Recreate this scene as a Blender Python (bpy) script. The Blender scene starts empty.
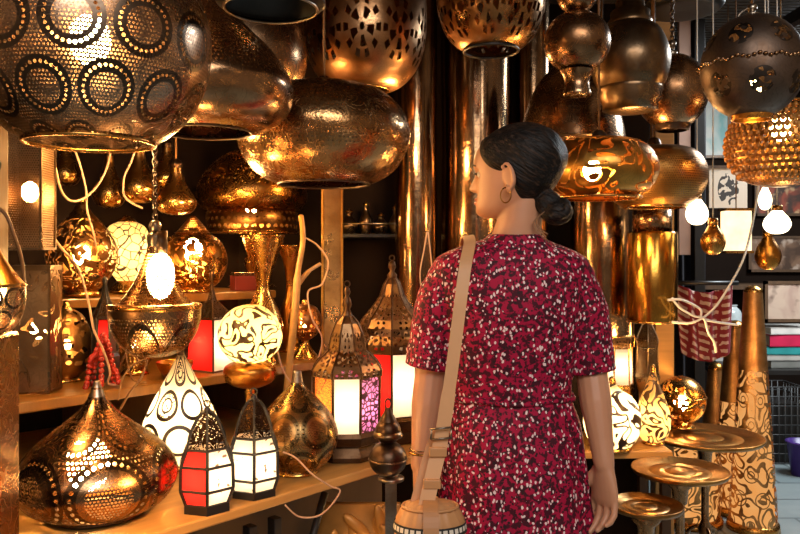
import bpy, bmesh, math, random
from mathutils import Vector, Matrix, noise as mnoise
random.seed(7)
PI = math.pi
F = 760.0; HZ = 255.0; CZ = 1.35
SC = bpy.context.scene
COL = SC.collection

# ------------------------------------------------------------------ space
def P(px, py, Y):
    return Vector(((px-400)/F*Y, Y, CZ-(py-HZ)/F*Y))
def S(w, Y): return w/F*Y

# ------------------------------------------------------------------ node maths
class E:
    def __init__(s, nt, sock): s.nt, s.s = nt, sock
    def _m(s, op, *a):
        n = s.nt.nodes.new('ShaderNodeMath'); n.operation = op
        for i, x in enumerate((s,)+a):
            if isinstance(x, E): s.nt.links.new(x.s, n.inputs[i])
            else: n.inputs[i].default_value = x
        return E(s.nt, n.outputs[0])
    def __add__(s, o): return s._m('ADD', o)
    def __sub__(s, o): return s._m('SUBTRACT', o)
    def __mul__(s, o): return s._m('MULTIPLY', o)
    def __truediv__(s, o): return s._m('DIVIDE', o)
    def fract(s): return s._m('FRACT')
    def floor(s): return s._m('FLOOR')
    def abs(s): return s._m('ABSOLUTE')
    def sqrt(s): return s._m('SQRT')
    def sin(s): return s._m('SINE')
    def cos(s): return s._m('COSINE')
    def mod(s, v): return s._m('MODULO', v)
    def lt(s, v): return s._m('LESS_THAN', v)
    def gt(s, v): return s._m('GREATER_THAN', v)
    def mx(s, v): return s._m('MAXIMUM', v)
    def mn(s, v): return s._m('MINIMUM', v)
    def atan2(s, o): return s._m('ARCTAN2', o)
    def inv(s): return s._m('MULTIPLY_ADD', -1.0, 1.0)

def hyp(a, b): return (a*a+b*b).sqrt()
def newmat(name):
    m = bpy.data.materials.new(name); m.use_nodes = True
    nt = m.node_tree; nt.nodes.clear()
    out = nt.nodes.new('ShaderNodeOutputMaterial')
    return m, nt, out
def uv(nt):
    n = nt.nodes.new('ShaderNodeUVMap'); n.uv_map = 'UVMap'
    sx = nt.nodes.new('ShaderNodeSeparateXYZ'); nt.links.new(n.outputs[0], sx.inputs[0])
    return E(nt, sx.outputs[0]), E(nt, sx.outputs[1])
def ocoord(nt):
    n = nt.nodes.new('ShaderNodeTexCoord'); return n.outputs['Object']
def noise(nt, scale, detail=3, dist=0.0, vec=None, stretch=None):
    n = nt.nodes.new('ShaderNodeTexNoise'); n.inputs['Scale'].default_value = scale
    n.inputs['Detail'].default_value = detail; n.inputs['Distortion'].default_value = dist
    v = vec or ocoord(nt)
    if stretch:
        mp = nt.nodes.new('ShaderNodeMapping'); mp.inputs['Scale'].default_value = stretch
        nt.links.new(v, mp.inputs[0]); v = mp.outputs[0]
    nt.links.new(v, n.inputs['Vector'])
    return E(nt, n.outputs[0])
def voro(nt, scale, feature='F1', vec=None, stretch=None, rand=1.0):
    n = nt.nodes.new('ShaderNodeTexVoronoi'); n.feature = feature
    n.inputs['Scale'].default_value = scale; n.inputs['Randomness'].default_value = rand
    v = vec or ocoord(nt)
    if stretch:
        mp = nt.nodes.new('ShaderNodeMapping'); mp.inputs['Scale'].default_value = stretch
        nt.links.new(v, mp.inputs[0]); v = mp.outputs[0]
    nt.links.new(v, n.inputs['Vector'])
    return n
def mixcol(nt, f, a, b):
    n = nt.nodes.new('ShaderNodeMix'); n.data_type = 'RGBA'
    if isinstance(f, E): nt.links.new(f.s, n.inputs[0])
    else: n.inputs[0].default_value = f
    for i, c in ((6, a), (7, b)):
        if isinstance(c, (tuple, list)): n.inputs[i].default_value = (*c[:3], 1)
        else: nt.links.new(c, n.inputs[i])
    return n.outputs[2]
def setcol(nt, sock, c):
    if isinstance(c, (tuple, list)): sock.default_value = (*c[:3], 1)
    else: nt.links.new(c, sock)
def bsdf(nt, col, rough=0.5, metal=0.0, bump=None, bstr=0.3, bdist=0.004, spec=None):
    b = nt.nodes.new('ShaderNodeBsdfPrincipled')
    setcol(nt, b.inputs['Base Color'], col)
    if isinstance(rough, E): nt.links.new(rough.s, b.inputs['Roughness'])
    else: b.inputs['Roughness'].default_value = rough
    b.inputs['Metallic'].default_value = metal
    if spec is not None: b.inputs['Specular IOR Level'].default_value = spec
    if bump is not None:
        bn = nt.nodes.new('ShaderNodeBump'); bn.inputs['Strength'].default_value = bstr
        bn.inputs['Distance'].default_value = bdist
        nt.links.new(bump.s, bn.inputs['Height']); nt.links.new(bn.outputs[0], b.inputs['Normal'])
    return b.outputs[0]
def emis(nt, col, st):
    n = nt.nodes.new('ShaderNodeEmission'); setcol(nt, n.inputs[0], col)
    if isinstance(st, E): nt.links.new(st.s, n.inputs[1])
    else: n.inputs[1].default_value = st
    return n.outputs[0]
def mixsh(nt, f, a, b):
    n = nt.nodes.new('ShaderNodeMixShader')
    if isinstance(f, E): nt.links.new(f.s, n.inputs[0])
    else: n.inputs[0].default_value = f
    nt.links.new(a, n.inputs[1]); nt.links.new(b, n.inputs[2]); return n.outputs[0]
def transp(nt):
    return nt.nodes.new('ShaderNodeBsdfTransparent').outputs[0]

# ------------------------------------------------------------------ materials
def plain(name, col, rough=0.5, metal=0.0, var=0.35, nscale=12, bstr=0.2, bdist=0.003, stretch=None, spec=None):
    m, nt, out = newmat(name)
    n = noise(nt, nscale, 4, stretch=stretch)
    dark = tuple(c*(1-var) for c in col)
    c = mixcol(nt, n, dark, tuple(min(1, x*(1+var*.6)) for x in col))
    nt.links.new(bsdf(nt, c, rough, metal, n, bstr, bdist, spec), out.inputs[0]); return m

def metal_parts(nt, col, rough, hammer, hscale):
    n = noise(nt, 9, 4)
    tarn = tuple(x*y for x, y in zip(col, (.42, .33, .26)))
    c = mixcol(nt, ((n-.38)*2.6).mx(0.0).mn(1.0), tarn, col)
    v = E(nt, voro(nt, hscale, 'SMOOTH_F1').outputs[0])
    ln = ((noise(nt, 22, 1, .9)*7.0).fract()-.5).abs()          # faint engraved tendrils
    gr = ((ln-.1).lt(0.0))*.55
    fine = E(nt, voro(nt, 150).outputs[0])
    c = mixcol(nt, (gr*.55).mx(fine.lt(.22)*.35), c, tuple(x*.35 for x in col))
    h = v+noise(nt, 60, 2)*.35-gr*.25+fine*.12
    return c, (n*-.22+(rough+.12)+gr*.1), h
def metal(name, col, rough=0.26, hammer=0.2, hscale=38):
    m, nt, out = newmat(name)
    c, r, h = metal_parts(nt, col, rough, hammer, hscale)
    nt.links.new(bsdf(nt, c, r, 1.0, h, hammer, .006), out.inputs[0]); return m
def pierced(name, col, maskfn, rough=0.27, hammer=0.14, hscale=34):
    """sheet metal with punched holes one can see through; maskfn -> (holes, engraved)"""
    m, nt, out = newmat(name)
    c, r, h = metal_parts(nt, col, rough, hammer, hscale)
    hole, eng = maskfn(nt)
    if eng is not None:
        c = mixcol(nt, eng, c, tuple(x*.2 for x in col))
        h = h-eng*.5
    sh = bsdf(nt, c, r, 1.0, h, hammer, .006)
    nt.links.new(mixsh(nt, hole, sh, transp(nt)), out.inputs[0]); return m
def glow(name, col, st, maskfn=None, dark=(.02, .012, .006), col2=None, glass=False):
    """lit glass, with painted or soldered dark lines"""
    m, nt, out = newmat(name)
    c = col
    if col2: c = mixcol(nt, noise(nt, 14, 2), col, col2)
    if glass:
        tr = nt.nodes.new('ShaderNodeBsdfTranslucent'); setcol(nt, tr.inputs[0], c)
        s = mixsh(nt, .12, tr.outputs[0], bsdf(nt, c, .15))
    else:
        s = emis(nt, c, st)
    if maskfn:
        k, _ = maskfn(nt)
        s = mixsh(nt, k, s, bsdf(nt, dark, .4, .3))
    nt.links.new(s, out.inputs[0]); return m

# patterns ---------------------------------------------------------------
def cell(u, v, n, nv=None, brick=True):
    a = u*n; b = v*(nv or n)
    if brick: a = a+(b.floor().mod(2.0).abs())*.5
    return a.fract()-.5, b.fract()-.5
def dots(u, v, n, r, nv=None):
    x, y = cell(u, v, n, nv); return hyp(x, y).lt(r)
def ringdots(x, y, rad, M, r):
    d = hyp(x, y); th = y.atan2(x)/(2*PI)*M
    arc = (th.fract()-.5)*(2*PI*rad/M)
    return hyp(arc, d-rad).lt(r), d
def pat_medallion(N, mesh=.32, fine=11, M=26, band=(.27, .46), rr=.022, v0=None, v1=None):
    def f(nt):
        u, v = uv(nt)
        x, y = cell(u, v, N)
        dd, d = ringdots(x, y, .365, M, rr)
        band_m = d.gt(band[0])*d.lt(band[1])
        fm = dots(u, v, N*fine, .33)*(band_m.inv())*mesh
        h = fm.mx(dd)
        if v0 is not None: h = h*v.gt(v0)*v.lt(v1)
        return h, (band_m*(dd.inv()))
    return f
def pat_mesh(N, r=.3, amt=.6, v0=-9, v1=9, lines=0):
    def f(nt):
        u, v = uv(nt)
        h = dots(u, v, N, r)*amt*v.gt(v0)*v.lt(v1)
        return h, None
    return f
def pat_rings(N, v0, v1, M=30):
    """ring medallions and a dotted border, holes open"""
    def f(nt):
        u, v = uv(nt)
        x, y = cell(u, v, N)
        a, d = ringdots(x, y, .42, M, .03)
        b, _ = ringdots(x, y, .26, 16, .03)
        c = hyp(x, y).lt(.12)*dots(u, v, N*14, .34)
        return a.mx(b).mx(c)*v.gt(v0)*v.lt(v1), (d.gt(.36)*d.lt(.48))*v.gt(v0)*v.lt(v1)
    return f
def pat_floral(N, v0, v1, nv=None, pet=7):
    def f(nt):
        u, v = uv(nt)
        x, y = cell(u, v, N, nv, False)
        d = hyp(x, y); th = y.atan2(x)
        w = noise(nt, 40, 2)
        p = ((th*pet)+(w*1.2)).sin().gt(.12)*d.gt(.13)*d.lt(.3)
        p2 = ((th*(pet*2))).cos().gt(.15)*d.gt(.345)*d.lt(.47)
        c = d.lt(.06)
        return p.mx(p2).mx(c)*v.gt(v0)*v.lt(v1), None
    return f
def pat_scroll(scale, k=5.0, w=.17, v0=-9, v1=9, hole=1.0):
    def f(nt):
        u, v = uv(nt)
        n = noise(nt, scale, 1, 0.8)
        h = ((n*k).fract()-.5).abs().lt(w)*v.gt(v0)*v.lt(v1)
        return h*hole, None
    return f
def pat_scale(N):
    def f(nt):
        u, v = uv(nt)
        x, y = cell(u, v, N)
        d = hyp(x, y)
        ring = (d-.4).abs().lt(.055)
        ring2 = (d-.2).abs().lt(.03)
        w = ((noise(nt, 45, 1, .6)*5.0).fract()-.5).abs().lt(.13)*d.lt(.37)
        sel = ((u*N+(v*N).floor()*.5).floor().mod(2.0)).abs()
        return ring.mx(ring2*sel).mx(w*sel).mx(d.gt(.47)*w), None
    return f
def pat_fan(N, v0, v1):
    """big scallop fans full of small punched dots over a smooth ground"""
    def f(nt):
        u, v = uv(nt)
        a = (u*N).fract()-.5
        b = (v-v0)/(v1-v0)
        d = hyp(a*1.9, b.inv())
        fan = d.lt(.86)*b.lt(1.0)
        edge = (d-.88).abs().lt(.06)
        inner = (d-.38).abs().lt(.05)
        m = dots(u, v, N*13, .36)*fan*(inner.inv())*.75
        top = dots(u, v, N*13, .3)*(d.gt(.95))*b.lt(1.0)*.5
        return m.mx(top)*b.gt(0.0), edge.mx(inner)
    return f
def pat_speckle(scale, thr):
    def f(nt):
        return noise(nt, scale, 2).gt(thr), None
    return f

GOLD = (.86, .47, .13); AMB = (.9, .42, .08); COP = (.54, .34, .19); BRZ = (.36, .26, .16); DKB = (.16, .115, .085)
M = {}
M['gold'] = metal('hammered gold brass', GOLD, .25, .16)
M['amber'] = metal('amber brass', AMB, .28, .2)
M['copper'] = metal('brown copper', COP, .24, .12)
M['bronze'] = metal('aged bronze', BRZ, .28, .12)
M['dark'] = metal('dark bronze', DKB, .36, .16)
M['black'] = plain('black iron', (.012, .01, .009), .38, 0, .3, 30)
M['tube'] = metal('polished brown brass', (.5, .34, .2), .13, .1, 9)
M['sheet'] = metal('brushed brass sheet', (.72, .42, .12), .3, .12, 14)
M['steel'] = metal('grey steel', (.5, .45, .38), .3, .08)
M['wood'] = plain('orange bench wood', (.55, .27, .07), .42, 0, .4, 5, .25, .003, (1, 9, 9))
M['wood_dark'] = plain('dark brown wood', (.10, .05, .022), .5, 0, .5, 5, .3, .004, (9, 9, 1))
M['wood_gold'] = plain('varnished golden wood', (.22, .09, .015), .3, 0, .6, 6, .3, .004, (6, 6, 1))
M['wood_pink'] = plain('pale painted plank', (.5, .3, .22), .6, 0, .3, 8)
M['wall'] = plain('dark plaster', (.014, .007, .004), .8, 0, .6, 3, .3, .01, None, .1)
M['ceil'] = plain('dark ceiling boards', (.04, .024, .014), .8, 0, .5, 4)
M['cable'] = plain('pale cable rubber', (.62, .36, .22), .45, 0, .2, 20)
M['cable_w'] = plain('white cable rubber', (.75, .68, .6), .45, 0, .2, 20)
M['cable_b'] = plain('brown cable rubber', (.2, .09, .03), .5, 0, .3, 20)
M['bulb'] = glow('lit warm bulb', (1, .58, .2), 190)
M['bulb_s'] = glow('lit small warm bulb', (1, .6, .2), 60)
M['bulb_l'] = glow('lit small lantern bulb', (1, .8, .56), 36)
M['bulb_m'] = glow('lit lamp bulb', (1, .74, .42), 48)
M['bulb_w'] = glow('frosted lit bulb', (1, .78, .5), 6)

# ------------------------------------------------------------------ mesh helpers
def link(name, me, mat=None, parent=None, smooth=True):
    o = bpy.data.objects.new(name, me); COL.objects.link(o)
    if mat:
        for q in (mat if isinstance(mat, (list, tuple)) else [mat]): me.materials.append(q)
    if smooth:
        me.polygons.foreach_set('use_smooth', [True]*len(me.polygons))
    if parent: o.parent = parent
    return o
class MB:
    """collects pieces, then links them as ONE mesh object"""
    def __init__(s): s.v = []; s.f = []; s.uv = []
    def add(s, verts, faces, uvs=None):
        b = len(s.v); s.v += [tuple(x) for x in verts]
        for i, f in enumerate(faces):
            s.f.append(tuple(b+k for k in f))
            s.uv.append(uvs[i] if uvs else [(0, 0)]*len(f))
        return s
    def box(s, c, d, rz=0, R=None):
        c = Vector(c); hx, hy, hz = d[0]/2, d[1]/2, d[2]/2
        R = R or Matrix.Rotation(rz, 3, 'Z')
        vs = [c+R@Vector((x*hx, y*hy, z*hz)) for z in (-1, 1) for y in (-1, 1) for x in (-1, 1)]
        fs = [(0, 2, 3, 1), (4, 5, 7, 6), (0, 1, 5, 4), (2, 6, 7, 3), (0, 4, 6, 2), (1, 3, 7, 5)]
        L = max(d)
        u = [[(0, 0), (1, 0), (1, 1), (0, 1)]]*2
        w = d[2]/max(d[0], 1e-5)
        u = u+[[(0, 0), (1, 0), (1, w), (0, w)], [(0, 0), (0, w), (1, w), (1, 0)],
               [(0, 0), (0, w), (1, w), (1, 0)], [(0, 0), (1, 0), (1, w), (0, w)]]
        return s.add(vs, fs, u)
    def lathe(s, prof, seg=48, c=(0, 0, 0), rot=0.0, vscale=None, M4=None):
        c = Vector(c); n = len(prof)
        rm = max(r for r, z in prof) or 1
        arc = [0]
        for i in range(1, n):
            arc.append(arc[-1]+math.hypot(prof[i][0]-prof[i-1][0], prof[i][1]-prof[i-1][1]))
        k = vscale or 1/(2*PI*rm)
        vs = []
        for r, z in prof:
            for j in range(seg):
                a = 2*PI*j/seg+rot
                p = Vector((max(r, 1e-5)*math.cos(a), max(r, 1e-5)*math.sin(a), z))
                vs.append((M4@p if M4 else p)+c)
        fs = []; us = []
        for i in range(n-1):
            for j in range(seg):
                j2 = (j+1) % seg
                fs.append((i*seg+j, i*seg+j2, (i+1)*seg+j2, (i+1)*seg+j))
                u0, u1 = j/seg, (j+1)/seg
                us.append([(u0, arc[i]*k), (u1, arc[i]*k), (u1, arc[i+1]*k), (u0, arc[i+1]*k)])
        return s.add(vs, fs, us)
    def tube(s, pts, r, seg=8, caps=True):
        pts = [Vector(p) for p in pts]; n = len(pts)
        rs = r if isinstance(r, (list, tuple)) else [r]*n
        up = None; vs = []
        for i, p in enumerate(pts):
            t = (pts[min(i+1, n-1)]-pts[max(i-1, 0)])
            if t.length < 1e-9: t = Vector((0, 0, 1))
            t.normalize()
            if up is None:
                up = t.orthogonal().normalized()
            up = (up-t*up.dot(t))
            if up.length < 1e-6: up = t.orthogonal()
            up.normalize(); sd = t.cross(up)
            for j in range(seg):
                a = 2*PI*j/seg
                vs.append(p+(up*math.cos(a)+sd*math.sin(a))*rs[i])
        fs = [(i*seg+j, i*seg+(j+1) % seg, (i+1)*seg+(j+1) % seg, (i+1)*seg+j) for i in range(n-1) for j in range(seg)]
        if caps:
            fs.append(tuple(range(seg-1, -1, -1))); fs.append(tuple((n-1)*seg+j for j in range(seg)))
        return s.add(vs, fs)
    def sphere(s, c, r, seg=14, rings=9, scale=(1, 1, 1), R=None):
        c = Vector(c); prof = [(math.sin(PI*i/rings), -math.cos(PI*i/rings)) for i in range(rings+1)]
        vs = []; fs = []
        for a, z in prof:
            for j in range(seg):
                t = 2*PI*j/seg
                p = Vector((a*math.cos(t)*r*scale[0], a*math.sin(t)*r*scale[1], z*r*scale[2]))
                vs.append(c+(R@p if R else p))
        for i in range(rings):
            for j in range(seg):
                fs.append((i*seg+j, i*seg+(j+1) % seg, (i+1)*seg+(j+1) % seg, (i+1)*seg+j))
        return s.add(vs, fs)
    def torus(s, c, R, r, seg=32, k=8, rot=None):
        pts = []
        c = Vector(c); vs = []
        for i in range(seg):
            a = 2*PI*i/seg
            for j in range(k):
                b = 2*PI*j/k
                p = Vector(((R+r*math.cos(b))*math.cos(a), (R+r*math.cos(b))*math.sin(a), r*math.sin(b)))
                vs.append(c+(rot@p if rot else p))
        fs = [(i*k+j, ((i+1) % seg)*k+j, ((i+1) % seg)*k+(j+1) % k, i*k+(j+1) % k) for i in range(seg) for j in range(k)]
        return s.add(vs, fs)
    def loft(s, rings, caps=True):
        """rings: lists of equal length, closed"""
        n = len(rings[0]); vs = [p for r in rings for p in r]
        fs = [(i*n+j, i*n+(j+1) % n, (i+1)*n+(j+1) % n, (i+1)*n+j) for i in range(len(rings)-1) for j in range(n)]
        if caps:
            fs.append(tuple(range(n-1, -1, -1))); fs.append(tuple((len(rings)-1)*n+j for j in range(n)))
        return s.add(vs, fs)
    def mesh(s, name='mesh'):
        me = bpy.data.meshes.new(name); me.from_pydata(s.v, [], s.f)
        l = me.uv_layers.new(name='UVMap'); fl = [c for f in s.uv for q in f for c in q]
        l.data.foreach_set('uv', fl)
        bm = bmesh.new(); bm.from_mesh(me)
        bmesh.ops.remove_doubles(bm, verts=bm.verts, dist=1e-6)
        bmesh.ops.recalc_face_normals(bm, faces=bm.faces)
        bm.to_mesh(me); bm.free(); me.update(); return me
    def build(s, name, mat=None, parent=None, smooth=True, bevel=0):
        o = link(name, s.mesh(name), mat, parent, smooth)
        if bevel:
            b = o.modifiers.new('bevel', 'BEVEL'); b.width = bevel; b.segments = 2; b.limit_method = 'ANGLE'
        return o

def tag(o, label, cat, group=None):
    o['label'] = label; o['category'] = cat
    if group: o['group'] = group
    return o
def thing(name, label, cat, loc, group=None, rz=0):
    o = bpy.data.objects.new(name, None); COL.objects.link(o); o.location = loc
    o.rotation_euler = (0, 0, rz); o.empty_display_size = .05
    return tag(o, label, cat, group)
def struct(o): o['kind'] = 'structure'; return o
def catmull(pts, n=6):
    if len(pts) < 3: return [tuple(p) for p in pts]
    out = []
    for i in range(len(pts)-1):
        p0 = Vector(pts[max(i-1, 0)]); p1 = Vector(pts[i]); p2 = Vector(pts[i+1]); p3 = Vector(pts[min(i+2, len(pts)-1)])
        for k in range(n):
            t = k/n
            out.append(tuple(.5*((2*p1)+(p2-p0)*t+(2*p0-5*p1+4*p2-p3)*t*t+(3*p1-p0-3*p2+p3)*t**3)))
    out.append(tuple(pts[-1])); return out
def ell(w, y0, y1, n=10, a0=0.0, a1=PI):
    """ellipse half profile in pixels from top y0 to bottom y1"""
    c, h = (y0+y1)/2, (y1-y0)/2
    return [(w*math.sin(a0+(a1-a0)*i/n), c-h*math.cos(a0+(a1-a0)*i/n)) for i in range(n+1)]
def chain_mb(z0, z1, r=.009, wire=.0022):
    m = MB(); z = z0; k = 0; step = r*1.55
    while z < z1:
        rot = Matrix.Rotation(PI/2*(k % 2), 3, 'Z')@Matrix.Rotation(PI/2, 3, 'X')@Matrix.Diagonal((.72, 1.15, 1))
        m.torus((0, 0, z+r), r, wire, 10, 5, rot); z += step; k += 1
    return m
CEIL = 2.45
def lamp(name, label, cat, cx, Y, parts, group=None, chain=None, cord=None, bulb=None, base=None, seg=56, chainmat='dark', bulbz=1.25):
    """parts: (part name, pixel profile [(half width, y)], material, smooth?)  All relative to one Empty at the base."""
    ymax = base if base is not None else max(y for p in parts for w, y in p[1])
    o = P(cx, ymax, Y); root = thing(name, label, cat, o, group)
    def loc(prof): return [(S(w, Y), CZ-(y-HZ)/F*Y-o.z) for w, y in prof]
    for p in parts:
        prof = loc(p[1]); sg = seg
        opt = p[3] if len(p) > 3 else {}
        if opt.get('smooth', True) and len(prof) > 2: prof = catmull(prof, 5)
        MB().lathe(prof, opt.get('seg', sg), rot=opt.get('rot', 0)).build(p[0], M[p[2]] if isinstance(p[2], str) else p[2], root, smooth=opt.get('shade', True))
    if chain is not None:
        chain_mb(CZ-(chain-HZ)/F*Y-o.z, CEIL-o.z+.01).build('chain', M[chainmat], root)
    if cord is not None:
        MB().tube([(0, 0, CZ-(cord-HZ)/F*Y-o.z), (0, 0, CEIL-o.z+.01)], .0035, 6).build('cord', M['cable_b'], root)
    if bulb is not None:
        bx, by, br, bm = bulb if len(bulb) == 4 else (0, *bulb)
        z = CZ-(by-HZ)/F*Y-o.z
        q = MB().sphere((bx, 0, z), br, 12, 8, (1, 1, bulbz)).build('bulb', M[bm], root)
        MB().lathe([(0, z+br*bulbz*1.9), (br*.5, z+br*bulbz*1.9), (br*.5, z+br*bulbz*.92), (0, z+br*bulbz*.9)], 12, c=(bx, 0, 0)).build('socket', M['dark'], q)
    return root
def ringprof(w, y, t): return [(w+t*math.cos(a), y+t*math.sin(a)) for a in [2*PI*i/8 for i in range(9)]]

# ================================================================== SETTING
def plank(name, c, d, mat, rz=0, parent=None, bevel=.004):
    return MB().box(c, d, rz).build(name, mat, parent, False, bevel)
# floor tiles
def floor_mat():
    m, nt, out = newmat('grey blue floor tiles')
    b = nt.nodes.new('ShaderNodeTexBrick'); b.inputs['Scale'].default_value = 1.0
    b.inputs['Brick Width'].default_value = .45; b.inputs['Row Height'].default_value = .3; b.inputs['Mortar Size'].default_value = .008
    b.inputs['Color1'].default_value = (.22, .27, .28, 1); b.inputs['Color2'].default_value = (.32, .35, .34, 1); b.inputs['Mortar'].default_value = (.08, .08, .08, 1)
    nt.links.new(ocoord(nt), b.inputs['Vector'])
    n = noise(nt, 5, 4)
    c = mixcol(nt, n*.8, b.outputs['Color'], (.11, .15, .16))
    nt.links.new(bsdf(nt, c, (n*.3+.2), 0, n, .2, .004), out.inputs[0]); return m
struct(MB().box((.6, 2.2, -.03), (7.6, 9.2, .06)).build('floor', floor_mat(), None, False))
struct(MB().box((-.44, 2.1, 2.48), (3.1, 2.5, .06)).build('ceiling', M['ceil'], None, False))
def wall(name, a, b, h0, h1, t=.06, mat='wall'):
    a = Vector((*a, 0)); b = Vector((*b, 0)); d = b-a
    m = MB().box(((a.x+b.x)/2, (a.y+b.y)/2, (h0+h1)/2), (d.length, t, h1-h0), math.atan2(d.y, d.x))
    return struct(m.build(name, M[mat], None, False))
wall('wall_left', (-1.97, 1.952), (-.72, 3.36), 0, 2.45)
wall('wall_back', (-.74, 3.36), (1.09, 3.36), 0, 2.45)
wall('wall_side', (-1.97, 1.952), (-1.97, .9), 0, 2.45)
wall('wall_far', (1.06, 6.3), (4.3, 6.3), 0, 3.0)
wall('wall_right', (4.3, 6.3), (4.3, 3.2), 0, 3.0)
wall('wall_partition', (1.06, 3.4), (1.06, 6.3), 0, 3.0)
# corrugated roof over the alley
m = MB(); n = 150
for i in range(n):
    y0 = 2.4+i*.0265; up = (i % 2)*.012
    m.box((2.75, y0, 2.78+up), (3.2, .022, .014))
m.box((2.75, 4.4, 2.83), (3.2, 4.1, .02))
o = struct(m.build('ceiling_alley', plain('grey slatted roof', (.13, .12, .115), .55, .2, .5, 3), None, False)); 
m = MB()
for x in (1.5, 2.3, 3.1, 3.9): m.box((x, 4.4, 2.73), (.05, 4.0, .07))
struct(m.build('trim_1', M['black'], None, False))

# ================================================================== POSTS
r = thing('wooden_post', 'golden varnished wooden post at the far left edge of the stall', 'post', (-.81, 1.45, 0))
MB().box((0, 0, 1.225), (.085, .085, 2.45)).build('shaft', M['wood_gold'], r, False, .005)
MB().box((.008, 0, .6), (.105, .1, 1.2)).build('plinth', M['copper'], r, False, .006)
r = thing('metal_post', 'square brass post standing on the bench behind the large octagonal lantern', 'post', (P(333, 300, 2.85).x, 2.85, .752))
MB().box((0, 0, .84), (.066, .066, 1.69)).build('shaft', M['bronze'], r, False, .004)
for s in (-1, 1): MB().box((s*.036, -.03, .84), (.008, .014, 1.69)).build('edge_strip', M['sheet'], r, False)
r = thing('wooden_post', 'reddish wooden post under the tall brass cylinder shade', 'post', (P(662, 300, 3.6).x, 3.6, 0))
MB().box((0, 0, 1.225), (.088, .08, 2.45)).build('shaft', M['wood'], r, False, .004)
r = thing('metal_post', 'black iron post at the alley corner beside hanging dark cloth', 'post', (P(698, 300, 4.5).x, 4.5, 0))
MB().box((0, 0, 1.37), (.062, .062, 2.74)).build('shaft', M['black'], r, False, .003)
MB().box((0, 0, .02), (.12, .12, .04)).build('foot', M['black'], r, False, .003)
r = tag(MB().box((P(684, 0, 4.5).x, 4.5, 2.05), (.07, .03, 1.4)).build('plank', M['wood_pink'], None, False, .003), 'pale pinkish plank hanging upright beside the black iron post', 'plank')

M['panel'] = plain('worn brown panel', (.2, .12, .06), .55, 0, .5, 4)
# ================================================================== BENCH AND RISERS
Bo = Vector((-.535, 1.634, 0)); Be = Vector((.664, .748, 0)); Bn = Vector((-.748, .664, 0)); BA = math.atan2(.748, .664)
def B(t, i, z=0): return Bo+Be*t+Bn*i+Vector((0, 0, z))
r = thing('display_bench', 'long wooden display bench running diagonally under the lit lanterns', 'bench', B(.2, .3, 0), rz=BA)
def bl(t, i, z): return Vector((t-.2, i-.3, z))
MB().box(bl(.48, .59, .737), (1.44, 1.18, .026)).build('worktop', M['wood'], r, False, .005)
MB().box(bl(.48, .42, .36), (1.38, .02, .7)).build('back_panel', M['panel'], r, False, .003)
for t in (-.2, .33, .41, 1.15):
    MB().box(bl(t, .09, .33), (.026, .03, .66)).build('leg', M['black'], r, False, .003)
for t in (-.2, 1.15): MB().box(bl(t, 1.12, .355), (.05, .05, .71)).build('leg', M['wood_dark'], r, False, .003)
m = MB(); m.tube([bl(-.05, .1, .68), bl(.12, .1, .3)], .012, 6); m.build('brace', M['black'], r)
m = MB(); m.tube([bl(.6, .1, .68), bl(.44, .1, .3)], .012, 6); m.build('brace', M['black'], r)
r = thing('riser_shelf', 'lower wooden riser on the bench carrying the lantern row', 'shelf', B(.3, .9, .752), rz=BA)
def bl2(t, i, z): return Vector((t-.3, i-.9, z-.752))
MB().box(bl2(.39, .83, .965), (1.26, .68, .028)).build('board', M['wood_gold'], r, False, .004)
for t in (-.2, .35, .92):
    MB().box(bl2(t, .83, .852), (.03, .66, .196)).build('support', M['wood_dark'], r, False)
r = thing('riser_shelf', 'upper golden riser at eye level holding pierced onion lamps', 'shelf', B(.3, 1.0, .98), rz=BA)
def bl3(t, i, z): return Vector((t-.3, i-1.0, z-.98))
MB().box(bl3(.365, .97, 1.203), (1.21, .40, .028)).build('board', M['wood_gold'], r, False, .004)
for t in (-.2, .92):
    MB().box(bl3(t, 1.04, 1.085), (.03, .24, .206)).build('support', M['wood_dark'], r, False)

# ================================================================== BIG HANGING SHADES (upper row)
M['p1'] = pierced('pierced medallion copper', (.56, .39, .27), pat_medallion(12, .38, 17, 28, (.27, .46), .027), .27, .1)
lamp('pendant_lamp', 'huge flattened copper globe pendant punched all over with dotted ring medallions', 'pendant lamp', 90, 1.3, [
    ('shade', [(34, -62), (70, -50), (100, -22), (116, 20), (118, 50), (112, 84), (98, 112), (78, 132), (62, 142)], 'p1'),
    ('rim', ringprof(62, 143, 2.2), 'gold', {'smooth': False}), ('cap', [(0, -84), (8, -80), (12, -70), (36, -62), (35, -58)], 'copper')], chain=-84, bulb=(40, .035, 'bulb'), seg=72)
M['p2'] = pierced('pierced pear brass', (.6, .37, .2), pat_mesh(120, .3, .5, .16, .27), .22, .1)
lamp('pendant_lamp', 'smooth pear shaped brass pendant right of the huge medallion globe', 'pendant lamp', 205, 1.72, [
    ('shade', [(9, -40), (12, -15), (22, 5), (44, 28), (68, 52), (84, 76), (88, 92), (82, 112), (66, 126), (46, 132)], 'p2'),
    ('rim', ringprof(46, 132, 1.6), 'dark', {'smooth': False}), ('neck', [(0, -58), (7, -56), (11, -48), (9, -40)], 'copper')], cord=-57)
lamp('pendant_lamp', 'dull brown dome pendant half hidden behind the smooth pear pendant', 'pendant lamp', 248, 2.3, [
    ('shade', [(8, -25), (28, -10), (48, 14), (57, 40), (58, 66), (50, 90), (38, 100)], 'copper'), ('rim', ringprof(38, 100, 1.4), 'dark', {'smooth': False})], cord=-25)
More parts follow.
